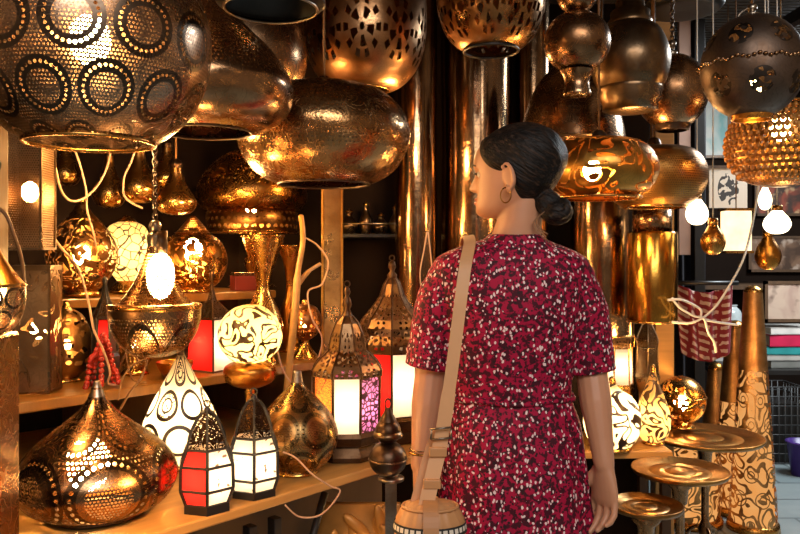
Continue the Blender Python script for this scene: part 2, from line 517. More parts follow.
lamp('pendant_lamp', 'black saucer pendant cut off by the top edge, seen from below', 'pendant lamp', 271, 1.3, [
    ('shade', [(6, -60), (20, -40), (44, -14), (53, 0), (54, 4), (46, 9)], 'black'), ('rim', ringprof(46, 9, 1.5), 'steel', {'smooth': False}), ('socket', [(0, -40), (9, -38), (9, -22), (0, -20)], 'dark', {'smooth': False})], cord=-60)
M['p5'] = pierced('floral cut copper', (.58, .34, .17), pat_floral(10, .32, .475, 6.33, 5), .3, .12)
lamp('pendant_lamp', 'brown copper bowl pendant with a band of cut out flowers above the oval pendant', 'pendant lamp', 365, 2.55, [
    ('shade', [(10, -90), (34, -76), (52, -44), (60, -10), (62, 20), (59, 50), (50, 72), (36, 86), (24, 90)], 'p5'),
    ('rim', ringprof(24, 90, 1.3), 'gold', {'smooth': False}), ('cap', [(0, -110), (7, -106), (11, -90)], 'dark')], cord=-108)
M['p6'] = pierced('oval pendant brass', (.66, .39, .17), pat_mesh(130, .26, .45, .1, .22), .22, .4, 26)
lamp('pendant_lamp', 'wide flattened oval brass pendant full of reflections above the square brass post', 'pendant lamp', 324, 2.1, [
    ('shade', [(12, 84), (36, 86), (60, 94), (78, 110), (86, 130), (84, 148), (74, 166), (60, 178), (46, 184)], 'p6'),
    ('rim', ringprof(45, 184, 1.6), 'dark', {'smooth': False}), ('cap', [(0, 76), (5, 77), (8, 82), (13, 85)], 'copper')], cord=77, seg=72)
M['p7'] = pierced('cut brass bowl', (.62, .35, .14), pat_floral(9, .21, .4, 4.92, 5), .28, .12)
lamp('pendant_lamp', 'round brass bowl pendant with cut out petals directly above her head', 'pendant lamp', 491, 2.3, [
    ('shade', [(10, -66), (34, -56), (48, -34), (54, -8), (53, 12), (46, 32), (36, 44), (27, 50)], 'p7'),
    ('rim', ringprof(27, 51, 1.6), 'black', {'smooth': False}), ('cap', [(0, -84), (6, -80), (11, -66)], 'dark')], cord=-82)
lamp('pendant_lamp', 'small brass ball pendant stacked under a second ball with a short neck', 'pendant lamp', 577, 2.0, [
    ('upper_ball', ell(21, -32, 14), 'copper'), ('ball', ell(33, 11, 73, 12), 'copper'), ('neck', [(17, 71), (14, 76), (12, 84), (14, 94), (11, 96), (0, 96)], 'copper')], cord=-31)
lamp('pendant_lamp', 'bell shaped bronze pendant with ringed neck and ringed foot', 'pendant lamp', 630, 2.3, [
    ('bell', [(21, 24), (30, 32), (37, 48), (39, 62), (36, 78), (31, 88)], 'bronze'),
    ('neck', [(0, -28), (6, -26), (7, -14), (12, -8), (12, -2), (14, 2), (14, 8), (19, 12), (19, 18), (22, 22), (21, 25)], 'bronze', {'smooth': False}),
    ('foot', [(31, 87), (32, 91), (30, 94), (31, 99), (27, 104), (27, 110), (20, 112), (0, 112)], 'bronze', {'smooth': False})], cord=-27)
lamp('pendant_lamp', 'plain round bronze ball pendant behind the bell shaped one', 'pendant lamp', 672, 2.45, [
    ('ball', ell(35, 54, 130, 12), 'copper'), ('finial', [(0, 40), (3, 41), (4, 45), (2, 49), (5, 52), (5, 55)], 'steel'), ('collar', [(18, 125), (16, 130), (14, 131)], 'dark')], chain=41)
lamp('pendant_lamp', 'dark rimmed copper pendant cut off by the top edge right of the bell', 'pendant lamp', 682, 2.9, [
    ('shade', [(8, -60), (28, -46), (40, -22), (42, -4), (38, 4)], 'amber'), ('rim', [(38, 2), (40, 5), (37, 10), (30, 12), (0, 11)], 'black')], cord=-60)
def globe_pat(nt):
    u, v = uv(nt)
    a = (u*7).fract()-.5
    up = v.lt(.25)
    y1 = (v-.165)*7; y2 = (v-.325)*7
    d = hyp(a, y1).mn(hyp((u*7+.5).fract()-.5, y2))
    n = noise(nt, 70, 1)
    th = y1.atan2(a)
    fl = d.lt(.27)*n.gt(.53)
    return fl*.8, d.lt(.25+0.0) if False else (fl.inv()*d.lt(.3)*noise(nt, 40, 1).gt(.48))
M['p12'] = pierced('dark globe with cut flowers', (.24, .19, .16), globe_pat, .42, .12)
lamp('pendant_lamp', 'dark bronze globe pendant with cut flower motifs and a braided belt', 'pendant lamp', 752, 1.8, [
    ('globe', ell(49, 15, 120, 16, .04, PI*.87), 'p12'), ('mouth', [(20, 114), (19, 120), (17, 120)], 'amber'), ('finial', [(0, 4), (4, 5), (5, 9), (3, 12), (7, 14), (7, 17)], 'steel')], cord=5, bulb=(90, .02, 'bulb_s'))
g = [o for o in COL.objects if o.get('label', '').startswith('dark bronze globe')][0]
m = MB()
for i in range(64):
    a = 2*PI*i/64; rr = S(49.2, 1.8)
    m.sphere((rr*math.cos(a), rr*math.sin(a), CZ-(66-HZ)/F*1.8-g.location.z+.003*math.sin(a*16)), .0062, 6, 4, (1, 1, .8))
m.build('belt', M['copper'], g)
m = MB(); m.tube(catmull([(S(-15, 1.8), 0, .232), (S(-12, 1.8), 0, .252), (0, 0, .27)], 6), .0025, 5); m.build('hanger', M['steel'], g)
# beaded basket globe
M['bead'] = plain('amber glass beads', (.5, .2, .04), .15, 0, .5, 30)
lm = lamp('pendant_lamp', 'amber woven bead basket pendant under the dark bronze globe', 'pendant lamp', 781, 2.3, [
    ('basket', [(34, 106), (45, 118), (51, 138), (50, 154), (42, 172), (30, 182), (14, 186)], pierced('woven brass wire', (.6, .32, .1), pat_mesh(44, .34, .85), .3, .2)),
    ('rim', ringprof(34, 106, 1.6), 'gold', {'smooth': False}), ('bottom_plate', [(15, 185), (8, 187), (0, 187)], 'dark')], bulb=(128, .032, 'bulb_s'))
m = MB()
for k in range(11):
    y = 112+k*6.4
    w = [39.5, 43.5, 47, 49.5, 51.2, 52, 51.6, 50.5, 48, 44, 39][k]
    nb = 44; rr = S(w, 2.3)
    for i in range(nb):
        a = 2*PI*(i+.5*(k % 2))/nb
        m.sphere((rr*math.cos(a), rr*math.sin(a), CZ-(y-HZ)/F*2.3-lm.location.z), .0072, 6, 4, (1, 1, 1.25))
b = m.build('bead_strings', M['bead'], lm); b['kind'] = 'stuff'
m = MB()
for i in range(3):
    a = 2*PI*i/3+.3; rr = S(34, 2.3); zt = CZ-(106-HZ)/F*2.3-lm.location.z
    m.tube([(rr*math.cos(a), rr*math.sin(a), zt), (0, 0, zt+.2)], .002, 5)
m.tube([(0, 0, CZ-(106-HZ)/F*2.3-lm.location.z+.2), (0, 0, CEIL-lm.location.z+.31)], .0025, 5)
m.build('hanger', M['steel'], lm)
M['p14'] = pierced('scroll cut amber brass', (.85, .45, .1), pat_scroll(13, 4.0, .11, .08, .3, .8), .3, .2)
lamp('pendant_lamp', 'lit flattened amber pendant with cut scrolls at the back of her head', 'pendant lamp', 599, 2.2, [
    ('shade', [(8, 139), (30, 140), (48, 148), (57, 164), (56, 178), (48, 190), (36, 197)], 'p14'),
    ('rim', [(37, 196), (42, 197), (42, 199), (35, 199)], 'gold', {'smooth': False}), ('cap', [(0, 130), (5, 131), (9, 139)], 'dark')], cord=131, bulb=(-.02, 170, .026, 'bulb'))
M['p15'] = pierced('hammered pendant brass', (.66, .36, .1), pat_mesh(140, .28, .5, .14, .3), .34, .25)
lamp('pendant_lamp', 'plain flattened brass pendant tucked behind the lit scroll pendant', 'pendant lamp', 654, 2.6, [
    ('shade', [(7, 147), (28, 148), (42, 154), (50, 168), (50, 184), (42, 198), (30, 207)], 'p15'),
    ('rim', ringprof(30, 207, 1.4), 'gold', {'smooth': False}), ('cap', [(0, 138), (5, 139), (8, 147)], 'dark')], cord=139)
lamp('pendant_lamp', 'dim brown bell pendant in the shadow behind the small brass ball', 'pendant lamp', 572, 2.72, [
    ('shade', [(8, 60), (20, 68), (34, 84), (44, 106), (50, 128), (52, 142)], 'copper'), ('rim', ringprof(51, 142, 1.4), 'bronze', {'smooth': False})], cord=60)
# tall tubes
for cx, w, Y, y1, lab in ((416, 21, 2.95, 322, 'slim polished brass tube hanging left of the wide tube'), (476, 35, 3.02, 335, 'wide polished brass tube hanging behind her face'),
                          (532, 17, 3.05, 330, 'slim polished brass tube hanging between wide tube and brown bell')):
    lamp('tube_lamp', lab, 'tube lamp', cx, Y, [('tube', [(w*.9, -12), (w, -8), (w, 60), (w*.97, 150), (w, 240), (w, y1-4)], 'tube'),
        ('rim', ringprof(w, y1-3, 1.5), 'gold', {'smooth': False}), ('cap', [(0, -20), (5, -19), (w*.9, -12)], 'dark', {'smooth': False})], cord=-19, group='tall brass tubes')
lamp('cylinder_lamp', 'tall glossy brass cylinder pendant right of her sleeve with a lit bulb reflection', 'cylinder lamp', 652, 2.78, [
    ('shade', [(23, 232), (24.5, 234), (24.5, 318), (23.5, 322)], pierced('glossy brass cylinder', (.86, .5, .1), pat_mesh(50, .2, .0), .17, .06, 8), {'smooth': False}),
    ('collar', [(0, 209), (19, 209), (19, 234), (17, 234)], 'copper', {'smooth': False}), ('rim', ringprof(24, 321, 1.2), 'gold', {'smooth': False})], cord=209)
lamp('cylinder_lamp', 'broad dim brass cylinder standing behind her right shoulder', 'cylinder lamp', 602, 3.0, [
    ('shade', [(30, 200), (31, 203), (31, 332), (30, 336)], 'tube', {'smooth': False}), ('rim', ringprof(30.5, 334, 1.2), 'gold', {'smooth': False}), ('cap', [(0, 192), (6, 194), (30, 200)], 'dark', {'smooth': False})], cord=193)

# ================================================================== LEFT SIDE LAMPS
# gold pears
for i, (cx, y0, y1, w, Y, lab) in enumerate(((66, 135, 186, 14, 2.75, 'dim gold pear pendant nearest the upper square column lamp'), (109, 148, 208, 16, 2.6, 'gold pear pendant second from the left, lowest neck'),
        (139, 140, 203, 20, 2.5, 'largest gold pear pendant just left of the lamp chain'), (167, 140, 190, 17, 2.75, 'gold pear pendant just right of the lamp chain, higher one'), (176, 160, 215, 20, 2.5, 'gold pear pendant hanging lowest right of the chain'),
        )):
    h = y1-y0
    lamp('pear_pendant', lab, 'pendant', cx, Y, [('body', [(w*.26, y0+6), (w*.33, y0+h*.3), (w*.6, y0+h*.5), (w*.95, y0+h*.7), (w, y0+h*.82), (w*.75, y0+h*.95), (w*.3, y1), (0, y1)], 'gold'),
        ('cap', [(0, y0-2), (w*.2, y0), (w*.32, y0+4), (w*.28, y0+8)], 'dark')], cord=y0-1, group='gold pear pendants at the back', seg=32)
# dome shade table lamp
M['p20'] = pierced('embossed dome brass', (.8, .42, .1), pat_rings(9, .06, .19, 20), .24, .18)
def band_pat(nt):
    u, v = uv(nt); x, y = cell(u, v, 40, 40); return hyp(x, y).lt(.3)*.8, None
M['band'] = pierced('perforated gallery band', (.55, .3, .1), band_pat, .3, .1)
lamp('table_lamp', 'broad dome shaded brass lamp with a perforated band on the upper riser', 'table lamp', 252, 3.02, [
    ('shade', [(5, 150), (22, 153), (40, 166), (52, 184), (55, 198), (50, 208), (42, 211)], 'p20'),
    ('band', [(42, 211), (45, 213), (45, 231), (43, 232)], 'band', {'smooth': False}), ('rim', ringprof(45, 232, 1.1), 'gold', {'smooth': False}),
    ('finial', [(0, 138), (3, 140), (4, 145), (2, 148), (6, 151)], 'gold'),
    ('stem', [(0, 226), (5, 228), (4, 250), (8, 262), (5, 276), (20, 284), (22, 287), (0, 287)], 'gold')], bulb=(205, .03, 'bulb'), base=287)
# pierced gourds on the upper riser
M['p22'] = pierced('pierced swirl gourd', (.5, .28, .1), pat_scroll(24, 5.0, .2, .08, .45, .9), .28, .14)
lamp('table_lamp', 'dark pierced gourd lamp with swirling cut outs on the upper riser, leftmost there', 'table lamp', 82, 2.4, [
    ('shade', [(6, 205), (10, 213), (20, 224), (31, 240), (34, 254), (30, 272), (20, 286), (14, 291)], 'p22'), ('foot', [(13, 289), (17, 293), (17, 296), (0, 296)], 'gold', {'smooth': False}),
    ('finial', [(0, 196), (3, 198), (3, 202), (6, 206)], 'gold')], bulb=(255, .026, 'bulb'))
M['g23'] = glow('yellow mosaic glass', (1, .62, .16), 0, lambda nt: (voro(nt, 34, 'DISTANCE_TO_EDGE') and E(nt, voro(nt, 34, 'DISTANCE_TO_EDGE').outputs[0]).lt(.05), None), (.05, .025, .01), (1, .8, .4), glass=True)
lamp('table_lamp', 'small bright yellow mosaic glass lamp between two gourds', 'table lamp', 127, 2.62, [
    ('globe', [(9, 222), (18, 228), (23, 244), (21, 262), (13, 276), (9, 281)], 'g23'), ('cap', [(0, 215), (4, 217), (9, 221), (9, 224)], 'gold'), ('foot', [(9, 280), (14, 287), (16, 292), (0, 292)], 'gold')], bulb=(252, .026, 'bulb_m'))
M['p24'] = pierced('pierced crown gourd', (.66, .34, .09), pat_scroll(20, 5.0, .16, .05, .4, .85), .26, .14)
lamp('table_lamp', 'squat pierced onion lamp with a pointed crown right of the chain lamp', 'table lamp', 193, 2.7, [
    ('shade', [(14, 232), (26, 240), (33, 254), (33, 268), (26, 282), (16, 289)], 'p24'), ('crown', [(2, 216), (7, 221), (15, 231), (18, 233), (14, 234)], 'band'),
    ('foot', [(15, 287), (18, 290), (18, 292), (0, 292)], 'gold', {'smooth': False})], bulb=(250, .034, 'bulb'))
# chain lamp in the middle
M['p25'] = pierced('fan punched bowl brass', (.5, .34, .2), pat_fan(6, .03, .25), .26, .1)
M['p25c'] = pierced('cone with fine punching', (.72, .46, .2), pat_mesh(64, .33, .6, .03, .8), .24, .1)
lamp('hanging_lamp', 'central chain hung lamp with a bright flared cone over a fan punched bowl', 'hanging lamp', 155, 1.95, [
    ('cone', [(7, 246), (9, 254), (14, 268), (24, 288), (36, 304)], 'p25c'), ('neck', [(0, 220), (4, 221), (6, 226), (5, 232), (8, 236), (7, 247)], 'steel'),
    ('rim', [(36, 303), (45, 304), (46, 306), (45, 309)], 'gold', {'smooth': False}), ('bowl', [(45, 308), (44, 322), (39, 336), (30, 348), (18, 355), (6, 357), (0, 357)], 'p25')], chain=220, bulb=(.014, 276, .036, 'bulb'), bulbz=1.7)
# square perforated columns
def col_pat(n, r, amt):
    def f(nt):
        u, v = uv(nt); x, y = cell(u, v, n, n, True); return hyp(x, y).lt(r)*amt, None
    return f
M['colmesh'] = pierced('punched square column', (.5, .34, .2), col_pat(15, .33, .7), .3, .08)
M['colflor'] = pierced('embossed square column', (.5, .38, .25), pat_scroll(16, 4.0, .1, -9, 9, .5), .36, .2)
def square_lamp(label, cx, y0, y1, Y, w, mat, hang, rz):
    o = P(cx, y1, Y); h = S(y1-y0, Y); r = thing('column_lamp', label, 'column lamp', o, None, rz)
    d = S(w, Y)*2
    m = MB()
    for k in range(4):
        R = Matrix.Rotation(PI/2*k, 3, 'Z')
        q = [R@Vector((-d/2, -d/2, 0)), R@Vector((d/2, -d/2, 0)), R@Vector((d/2, -d/2, h)), R@Vector((-d/2, -d/2, h))]
        m.add(q, [(0, 1, 2, 3)], [[(0, 0), (1, 0), (1, h/d), (0, h/d)]])
    m.build('shade', M[mat], r, False)
    m = MB()
    for sx in (-1, 1):
        for sy in (-1, 1): m.box((sx*d/2, sy*d/2, h/2), (.006, .006, h))
    for z in (0.003, h-.003):
        for s in (-1, 1):
            m.box((0, s*d/2, z), (d, .006, .006)); m.box((s*d/2, 0, z), (.006, d, .006))
    m.build('frame', M['bronze'], r, False)
    MB().box((0, 0, h+.004), (d+.008, d+.008, .008)).build('cap', M['bronze'], r, False)
    if hang: MB().tube([(0, 0, h+.008), (0, 0, CEIL-o.z+.01)], .004, 6).build('cord', M['cable_b'], r)
    MB().sphere((0, 0, h*.5), .02, 12, 8, (1, 1, 1.3)).build('bulb', M['bulb'], r)
    return r
square_lamp('square finely punched column lamp hanging beside the golden post', 30, 134, 250, 1.9, 17.5, 'colmesh', True, .06)
square_lamp('square embossed column lamp standing on the lower riser at left', 38, 268, 391, 2.05, 16.5, 'colflor', False, .1)
M['p27'] = pierced('half bowl punched brass', (.55, .4, .26), pat_medallion(8, .5, 14, 20, (.36, .48), .012), .26, .1)
lamp('hanging_lamp', 'punched brass bowl lamp cut by the left edge in front of the post', 'hanging lamp', -6, 1.3, [
    ('cover', [(2, 235), (6, 250), (16, 268), (28, 284)], 'amber'), ('rim', [(28, 283), (30, 285), (29, 287)], 'gold', {'smooth': False}), ('bowl', [(29, 286), (29, 300), (25, 318), (15, 332), (4, 336), (0, 336)], 'p27')], bulb=(288, .02, 'bulb_s'))
g = [o for o in COL.objects if o.get('label', '').startswith('punched brass bowl lamp cut')][0]
zt = CZ-(236-HZ)/F*1.3-g.location.z
m = MB(); hk = Vector((-.79, 1.412, 1.5))-g.location
m.tube(catmull([hk, hk+Vector((.03, -.04, .015)), Vector((0, .015, hk.z+.01)), Vector((0, 0, hk.z-.02))], 6), .004, 6); m.build('bracket', M['black'], g)
chain_mb(zt, hk.z-.02).build('chain', M['dark'], g)
M['p28'] = pierced('oval ornament brass', (.45, .26, .1), pat_floral(3, .03, .4, 4, 4), .3, .16)
lamp('table_lamp', 'dark oval lamp with cut ornament right of the embossed square column', 'table lamp', 66, 2.24, [
    ('shade', [(5, 308), (16, 316), (24, 334), (25, 350), (20, 368), (11, 377)], 'p28'), ('foot', [(11, 376), (15, 379), (15, 380.5), (0, 380.5)], 'gold', {'smooth': False}), ('finial', [(0, 300), (2, 302), (5, 309)], 'gold')], bulb=(345, .014, 'bulb_s'))

# ================================================================== LANTERNS
def mottle(thr=.62, sc=70): return lambda nt: (noise(nt, sc, 2).gt(thr), None)
def petalp(nt):
    p = noise(nt, 90, 1); return (p*6.0).fract().gt(.72), None
M['white'] = glow('white lit glass', (1, .9, .72), 0, mottle(.66, 60), (.25, .15, .08), (1, .8, .55), glass=True)
M['white2'] = glow('white lit frosted glass', (1, .9, .72), 0, None, col2=(1, .85, .6), glass=True)
M['red'] = glow('red lit glass', (1, .02, .015), 1.1, mottle(.68, 60), (.1, .01, .01), (.9, .035, .02), glass=True)
M['redyellow'] = glow('red and yellow lit glass', (1, .5, .06), 1.1, petalp, (.35, .02, .01), (.9, .07, .02), glass=True)
M['purple'] = glow('purple lit pierced glass', (.65, .12, .5), .8, lambda nt: (E(nt, voro(nt, 70, 'DISTANCE_TO_EDGE').outputs[0]).lt(.13), None), (.12, .03, .05), (.9, .35, .6), glass=True)
M['redlit'] = glow('red orange lit glass', (.9, .022, .012), 0, None, col2=(.8, .01, .01), glass=True)
M['lace'] = pierced('black lace dome', (.07, .045, .03), pat_scroll(60, 5.0, .2, -9, 9, .8), .4, .2)
M['lacebr'] = pierced('bronze lace dome', (.3, .18, .09), pat_floral(8, .08, .5, 8, 5), .35, .15)
M['paneframe'] = metal('dark lantern frame', (.13, .075, .04), .4, .1)
def lantern(label, cx, Y, n, rot, levels, panes, frame, dome, domemat, base, fin, bar=.0035, group=None, name='lantern', bulb='bulb_l', front=False, chain=None, handle=None):
    if front:
        fz = lambda L: [(w, HZ+(y-HZ)*(1-w/F)) for w, y in L]
        base[-1] = (base[-2][0], base[-2][1]); levels, dome, base = fz(levels), fz(dome), fz(base); base[-1] = (0, base[-2][1])
    ymax = max(y for w, y in base); o = P(cx, ymax, Y)
    r = thing(name, label, 'lantern', o, group)
    def Z(y): return CZ-(y-HZ)/F*Y-o.z
    def pt(k, w, y):
        a = rot+2*PI*k/n; return Vector((S(w, Y)*math.cos(a), S(w, Y)*math.sin(a), Z(y)))
    for k in range(n):
        m = MB()
        vs = []; fs = []
        for w, y in levels: vs += [pt(k, w*.985, y), pt(k+1, w*.985, y)]
        for i in range(len(levels)-1): fs.append((2*i, 2*i+1, 2*i+3, 2*i+2))
        m.add(vs, fs); p = m.build('pane', M[panes[k]], r, False)
        if panes[k] != panes[0]: p['label'] = {'red': 'red glass pane', 'redlit': 'red orange glass pane', 'purple': 'purple pierced pane', 'redyellow': 'red and yellow glass pane'}.get(panes[k], 'white lit glass pane')
    m = MB()
    for k in range(n):
        for i in range(len(levels)-1):
            m.tube([pt(k, *levels[i]), pt(k, *levels[i+1])], bar, 5)
        for i in range(len(levels)): m.tube([pt(k, *levels[i]), pt(k+1, *levels[i])], bar*.85, 5)
    m.build('frame', M[frame], r, False)
    MB().lathe([(S(w, Y), Z(y)) for w, y in dome], n, rot=rot).build('dome', M[domemat], r, False)
    DM = COL.objects[-1]
    m = MB()
    for k in range(n):
        for i in range(len(dome)-1): m.tube([pt(k, *dome[i]), pt(k, *dome[i+1])], bar*.7, 5)
    m.build('rib', M[frame], DM, False)
    MB().lathe([(S(w, Y), Z(y)) for w, y in base], n, rot=rot).build('base', M[frame], r, False)
    MB().lathe([(S(w, Y), Z(y)) for w, y in fin], 16).build('finial', M[frame], r)
    FN = COL.objects[-1]
    if bulb:
        w_, y_ = levels[len(levels)//2]; ym = (levels[0][1]+levels[-1][1])/2
        MB().sphere((0, 0, Z(ym)), max(.008, S(w_, Y)*.26), 10, 8, (1, 1, 1.5)).build('bulb', M[bulb], r)
    if handle:
        MB().torus((0, 0, Z(handle[0])), S(handle[1], Y), .0018, 18, 6, Matrix.Rotation(PI/2, 3, 'X')).build('ring', M[frame], FN)
    if chain: MB().tube([(0, 0, Z(chain)), (0, 0, CEIL-o.z)], .002, 5).build('cord', M['cable_b'], r)
    return r
smlev = [(22, 452), (28.5, 470), (29, 494), (23, 508)]
lantern('small black lantern with red and white glass at the bench front, left of its twin', 207, 1.80, 6, PI/2+.25,
    smlev, ['white', 'red', 'red', 'white', 'white', 'white'], 'black', [(2, 411), (6, 414), (11, 421), (16, 431), (20, 442), (22, 453)], 'lace',
    [(23, 507), (25, 508), (25, 517), (0, 517)], [(0, 406), (3, 408), (3.5, 411), (2, 414)], front=True, bar=.0042, handle=(403.5, 3.2), group='small black lanterns')
smlev = [(21, 440), (26, 455), (26.5, 483), (22, 495)]
lantern('small black lantern with all white glass at the bench front, right of its twin', 254, 1.91, 6, PI/2+.19,
    smlev, ['white']*6, 'black', [(2, 399), (6, 402), (11, 409), (15.5, 419), (19, 430), (21, 441)], 'lace',
    [(22, 493), (24, 494), (24, 501.3), (0, 501.3)], [(0, 394), (3, 396), (3.5, 399), (2, 402)], front=True, bar=.0042, handle=(391.5, 3.2), group='small black lanterns')
oct0 = PI/8
lantern('large octagonal lantern with pierced dome and white, yellow and purple panes', 347, 2.28, 8, oct0+.06,
    [(35, 373), (34, 428)], ['white2', 'purple', 'white2', 'redyellow', 'redyellow', 'white2', 'purple', 'purple'], 'paneframe',
    [(6, 316), (12, 323), (17, 335), (20, 350), (24, 353), (33, 362), (37, 368), (37, 374)], 'lacebr',
    [(35, 427), (37, 431), (35, 439), (30, 441), (35, 450), (35, 454.5), (0, 454.5)],
    [(0, 286), (2.5, 288), (3.5, 292), (2, 296), (4, 300), (5, 305), (3, 309), (6, 316)], bar=.0045, handle=(284, 3))
lantern('tall lantern with teardrop top and red orange side panes beside her arm', 392, 2.5, 8, PI/4,
    [(33, 350), (33, 412)], ['white2', 'redlit', 'white2', 'redlit', 'redlit', 'white2', 'white2', 'redlit'], 'paneframe',
    [(4, 278), (8, 284), (12, 296), (20, 308), (29, 318), (33, 326), (30, 334), (34, 342), (34, 351)], 'lacebr',
    [(33, 411), (36, 415), (34, 426), (36, 436.5), (0, 436.5)], [(0, 260), (3, 262), (4, 267), (2, 271), (5, 275), (4, 279)], bar=.0045, handle=(258, 2.5))
lantern('slim dark lantern with a pointed spire left of the chain lamp', 105, 2.24, 6, .2,
    [(11, 318), (12, 352)], ['redlit', 'black', 'black', 'black', 'redlit', 'black'], 'black', [(1.5, 285), (3, 296), (8, 308), (13, 318)], 'lace',
    [(12, 352), (14, 356), (14, 380), (0, 380)], [(0, 276), (2.6, 278), (2.6, 282), (1.2, 286)], group=None)
lantern('dark framed lantern with a spire, white panes and red panes before the painted egg lamp', 212, 2.46, 4, PI/4-.5,
    [(21, 318), (25, 369)], ['white', 'redlit', 'redlit', 'white2'], 'paneframe', [(1.5, 290), (4, 300), (12, 308), (22, 317)], 'lace',
    [(25, 368), (27, 370), (26, 369.5), (0, 369.5)], [(0, 270), (2.5, 273), (2.5, 277), (1.2, 281), (2, 290)], handle=(268, 2.5))
# right-hand lanterns
lantern('pierced dome lantern with white lit panes just right of her sleeve', 618, 3.24, 6, 0,
    [(14, 347), (15, 384)], ['white2']*6, 'gold', [(2, 315), (7, 320), (14, 329), (17, 338), (16, 342), (16, 347)], 'lacebr',
    [(15, 383), (16, 387), (16, 395), (11, 406), (12, 424), (14, 435.6), (0, 435.6)], [(0, 309), (2, 311), (2.5, 314), (2, 317)])
lantern('unlit dark bronze lantern behind the white paned one by the wooden post', 647, 3.24, 6, .3,
    [(11, 347), (12, 372)], ['bronze']*6, 'bronze', [(2, 318), (5, 324), (10, 334), (12, 340), (11, 347)], 'lacebr',
    [(12, 371), (14, 376), (9, 392), (9, 435.5), (0, 435.5)], [(0, 310), (2, 312), (2.5, 315), (2, 319)], bulb=None)

# ================================================================== LAMPS ON THE BENCH
def onion_pat(N, M_):
    def f(nt):
        u, v = uv(nt)
        x, y = cell(u, v, N)
        a, d = ringdots(x, y, .43, M_, .026)
        fine = dots(u, v, N*24, .34)*d.lt(.27)*.6
        mesh = dots(u, v, N*16, .28)*.3*d.gt(.5)
        return a.mx(fine).mx(mesh)*v.lt(.44)*v.gt(.05), (d-.43).abs().lt(.07)
    return f
M['p33'] = pierced('big onion pierced brass', (.48, .29, .15), onion_pat(6, 30), .24, .08)
lamp('table_lamp', 'largest onion shaped lamp with dotted ring patterns at the front left of the bench', 'table lamp', 97, 1.76, [
    ('shade', [(5, 387), (9, 398), (20, 412), (40, 428), (62, 446), (76, 466), (77, 482), (66, 500), (46, 510)], 'p33'),
    ('base', [(45, 509), (47, 511), (44, 514), (0, 514)], 'dark', {'smooth': False}), ('tip', [(0, 380), (3, 381), (4, 385), (6, 390), (8, 396)], 'steel')], bulb=(-.02, 464, .05, 'bulb'), seg=72)
M['p36'] = pierced('medium onion brass', (.6, .36, .14), onion_pat(7, 24), .26, .12)
lamp('table_lamp', 'unlit onion lamp with ring medallions beside the large octagonal lantern', 'table lamp', 297, 2.1, [
    ('shade', [(5, 380), (10, 388), (24, 402), (36, 418), (41, 436), (37, 452), (28, 464), (20, 469)], 'p36'), ('base', [(20, 468), (22, 470), (22, 471.5), (0, 471.5)], 'gold', {'smooth': False}),
    ('cap', [(0, 370), (4, 371), (5, 376), (6, 382)], 'steel')])
M['g32'] = glow('white lit shade with black ring drawing', (1, .78, .45), 0, pat_scale(7), (.03, .018, .01), (1, .88, .65), glass=True)
lamp('table_lamp', 'pear shaped white lit lamp with black ring drawings behind the small lanterns', 'table lamp', 181, 2.15, [
    ('shade', [(3, 354), (8, 364), (16, 380), (28, 402), (37, 424), (38, 440), (28, 456), (18, 462)], 'g32'), ('cap', [(0, 346), (2, 348), (3, 352), (4, 358)], 'dark'), ('base', [(18, 461), (20, 464), (20, 466.5), (0, 466.5)], 'gold', {'smooth': False})], bulb=(418, .036, 'bulb_m'))
M['g31'] = glow('yellow painted egg glass', (1, .68, .2), 0, pat_scroll(19, 5.0, .2), (.06, .03, .01), (1, .85, .35), glass=True)
lamp('table_lamp', 'egg shaped yellow glass lamp with dark painted strokes on a brass dish foot', 'table lamp', 250, 2.3, [
    ('shade', [(0, 304), (14, 307), (26, 317), (32, 333), (29, 348), (19, 359), (10, 362)], 'g31'), ('dish', [(8, 361), (20, 363), (26, 369), (24, 380), (14, 386), (5, 388)], 'amber'),
    ('stem', [(5, 387), (5, 430), (9, 436), (20, 450), (21, 453), (0, 453)], 'gold')], seg=40, bulb=(338, .034, 'bulb_m'))
M['p42'] = pierced('ring cut small globe', (.6, .28, .1), pat_floral(5, .1, .4, 5, 5), .3, .12)
lamp('table_lamp', 'small dark pierced globe lamp on a flared foot behind the brass vases', 'table lamp', 305, 2.74, [
    ('globe', [(4, 304), (12, 308), (17, 320), (14, 332), (6, 339)], 'p42'), ('foot', [(6, 338), (4, 342), (8, 350), (13, 356), (14, 358), (0, 358)], 'gold'), ('cap', [(0, 299), (3, 300), (4, 305)], 'gold')], bulb=(322, .016, 'bulb_s'))
# brass vases
lamp('brass_vase', 'tall goblet shaped brass vase under the dome shaded lamp', 'vase', 263, 2.58, [
    ('body', [(21, 236), (20, 242), (14, 258), (8, 276), (7, 290), (12, 302), (18, 316), (20, 330), (14, 346), (9, 354), (16, 364), (0, 364)], 'gold'), ('rim', ringprof(21, 236, 1.1), 'gold', {'smooth': False})], seg=40)
lamp('brass_vase', 'trumpet mouthed brass vase right of the goblet vase', 'vase', 291, 2.9, [
    ('body', [(13, 246), (12, 250), (8, 262), (5, 280), (6, 296), (11, 310), (12, 326), (8, 342), (12, 351), (0, 351)], 'amber'), ('rim', ringprof(13, 246, .9), 'gold', {'smooth': False})], seg=32)
# crooked branch-like rod
r = tag(MB().tube(catmull([P(286, 400, 2.42), P(291, 350, 2.41), P(295, 310, 2.4), P(298, 272, 2.42), P(303, 240, 2.45), P(301, 216, 2.5)], 6), [.012]*18+[.009]*13, 8).build('bent_rod', M['wood']), 'bent golden wooden rod rising in front of the small pierced globe', 'rod')
m = MB(); m.tube(catmull([P(298, 285, 2.42), P(308, 272, 2.44), P(320, 264, 2.5)], 5), [.008]*6+[.006]*5, 7); m.build('side_branch', M['wood'], r)
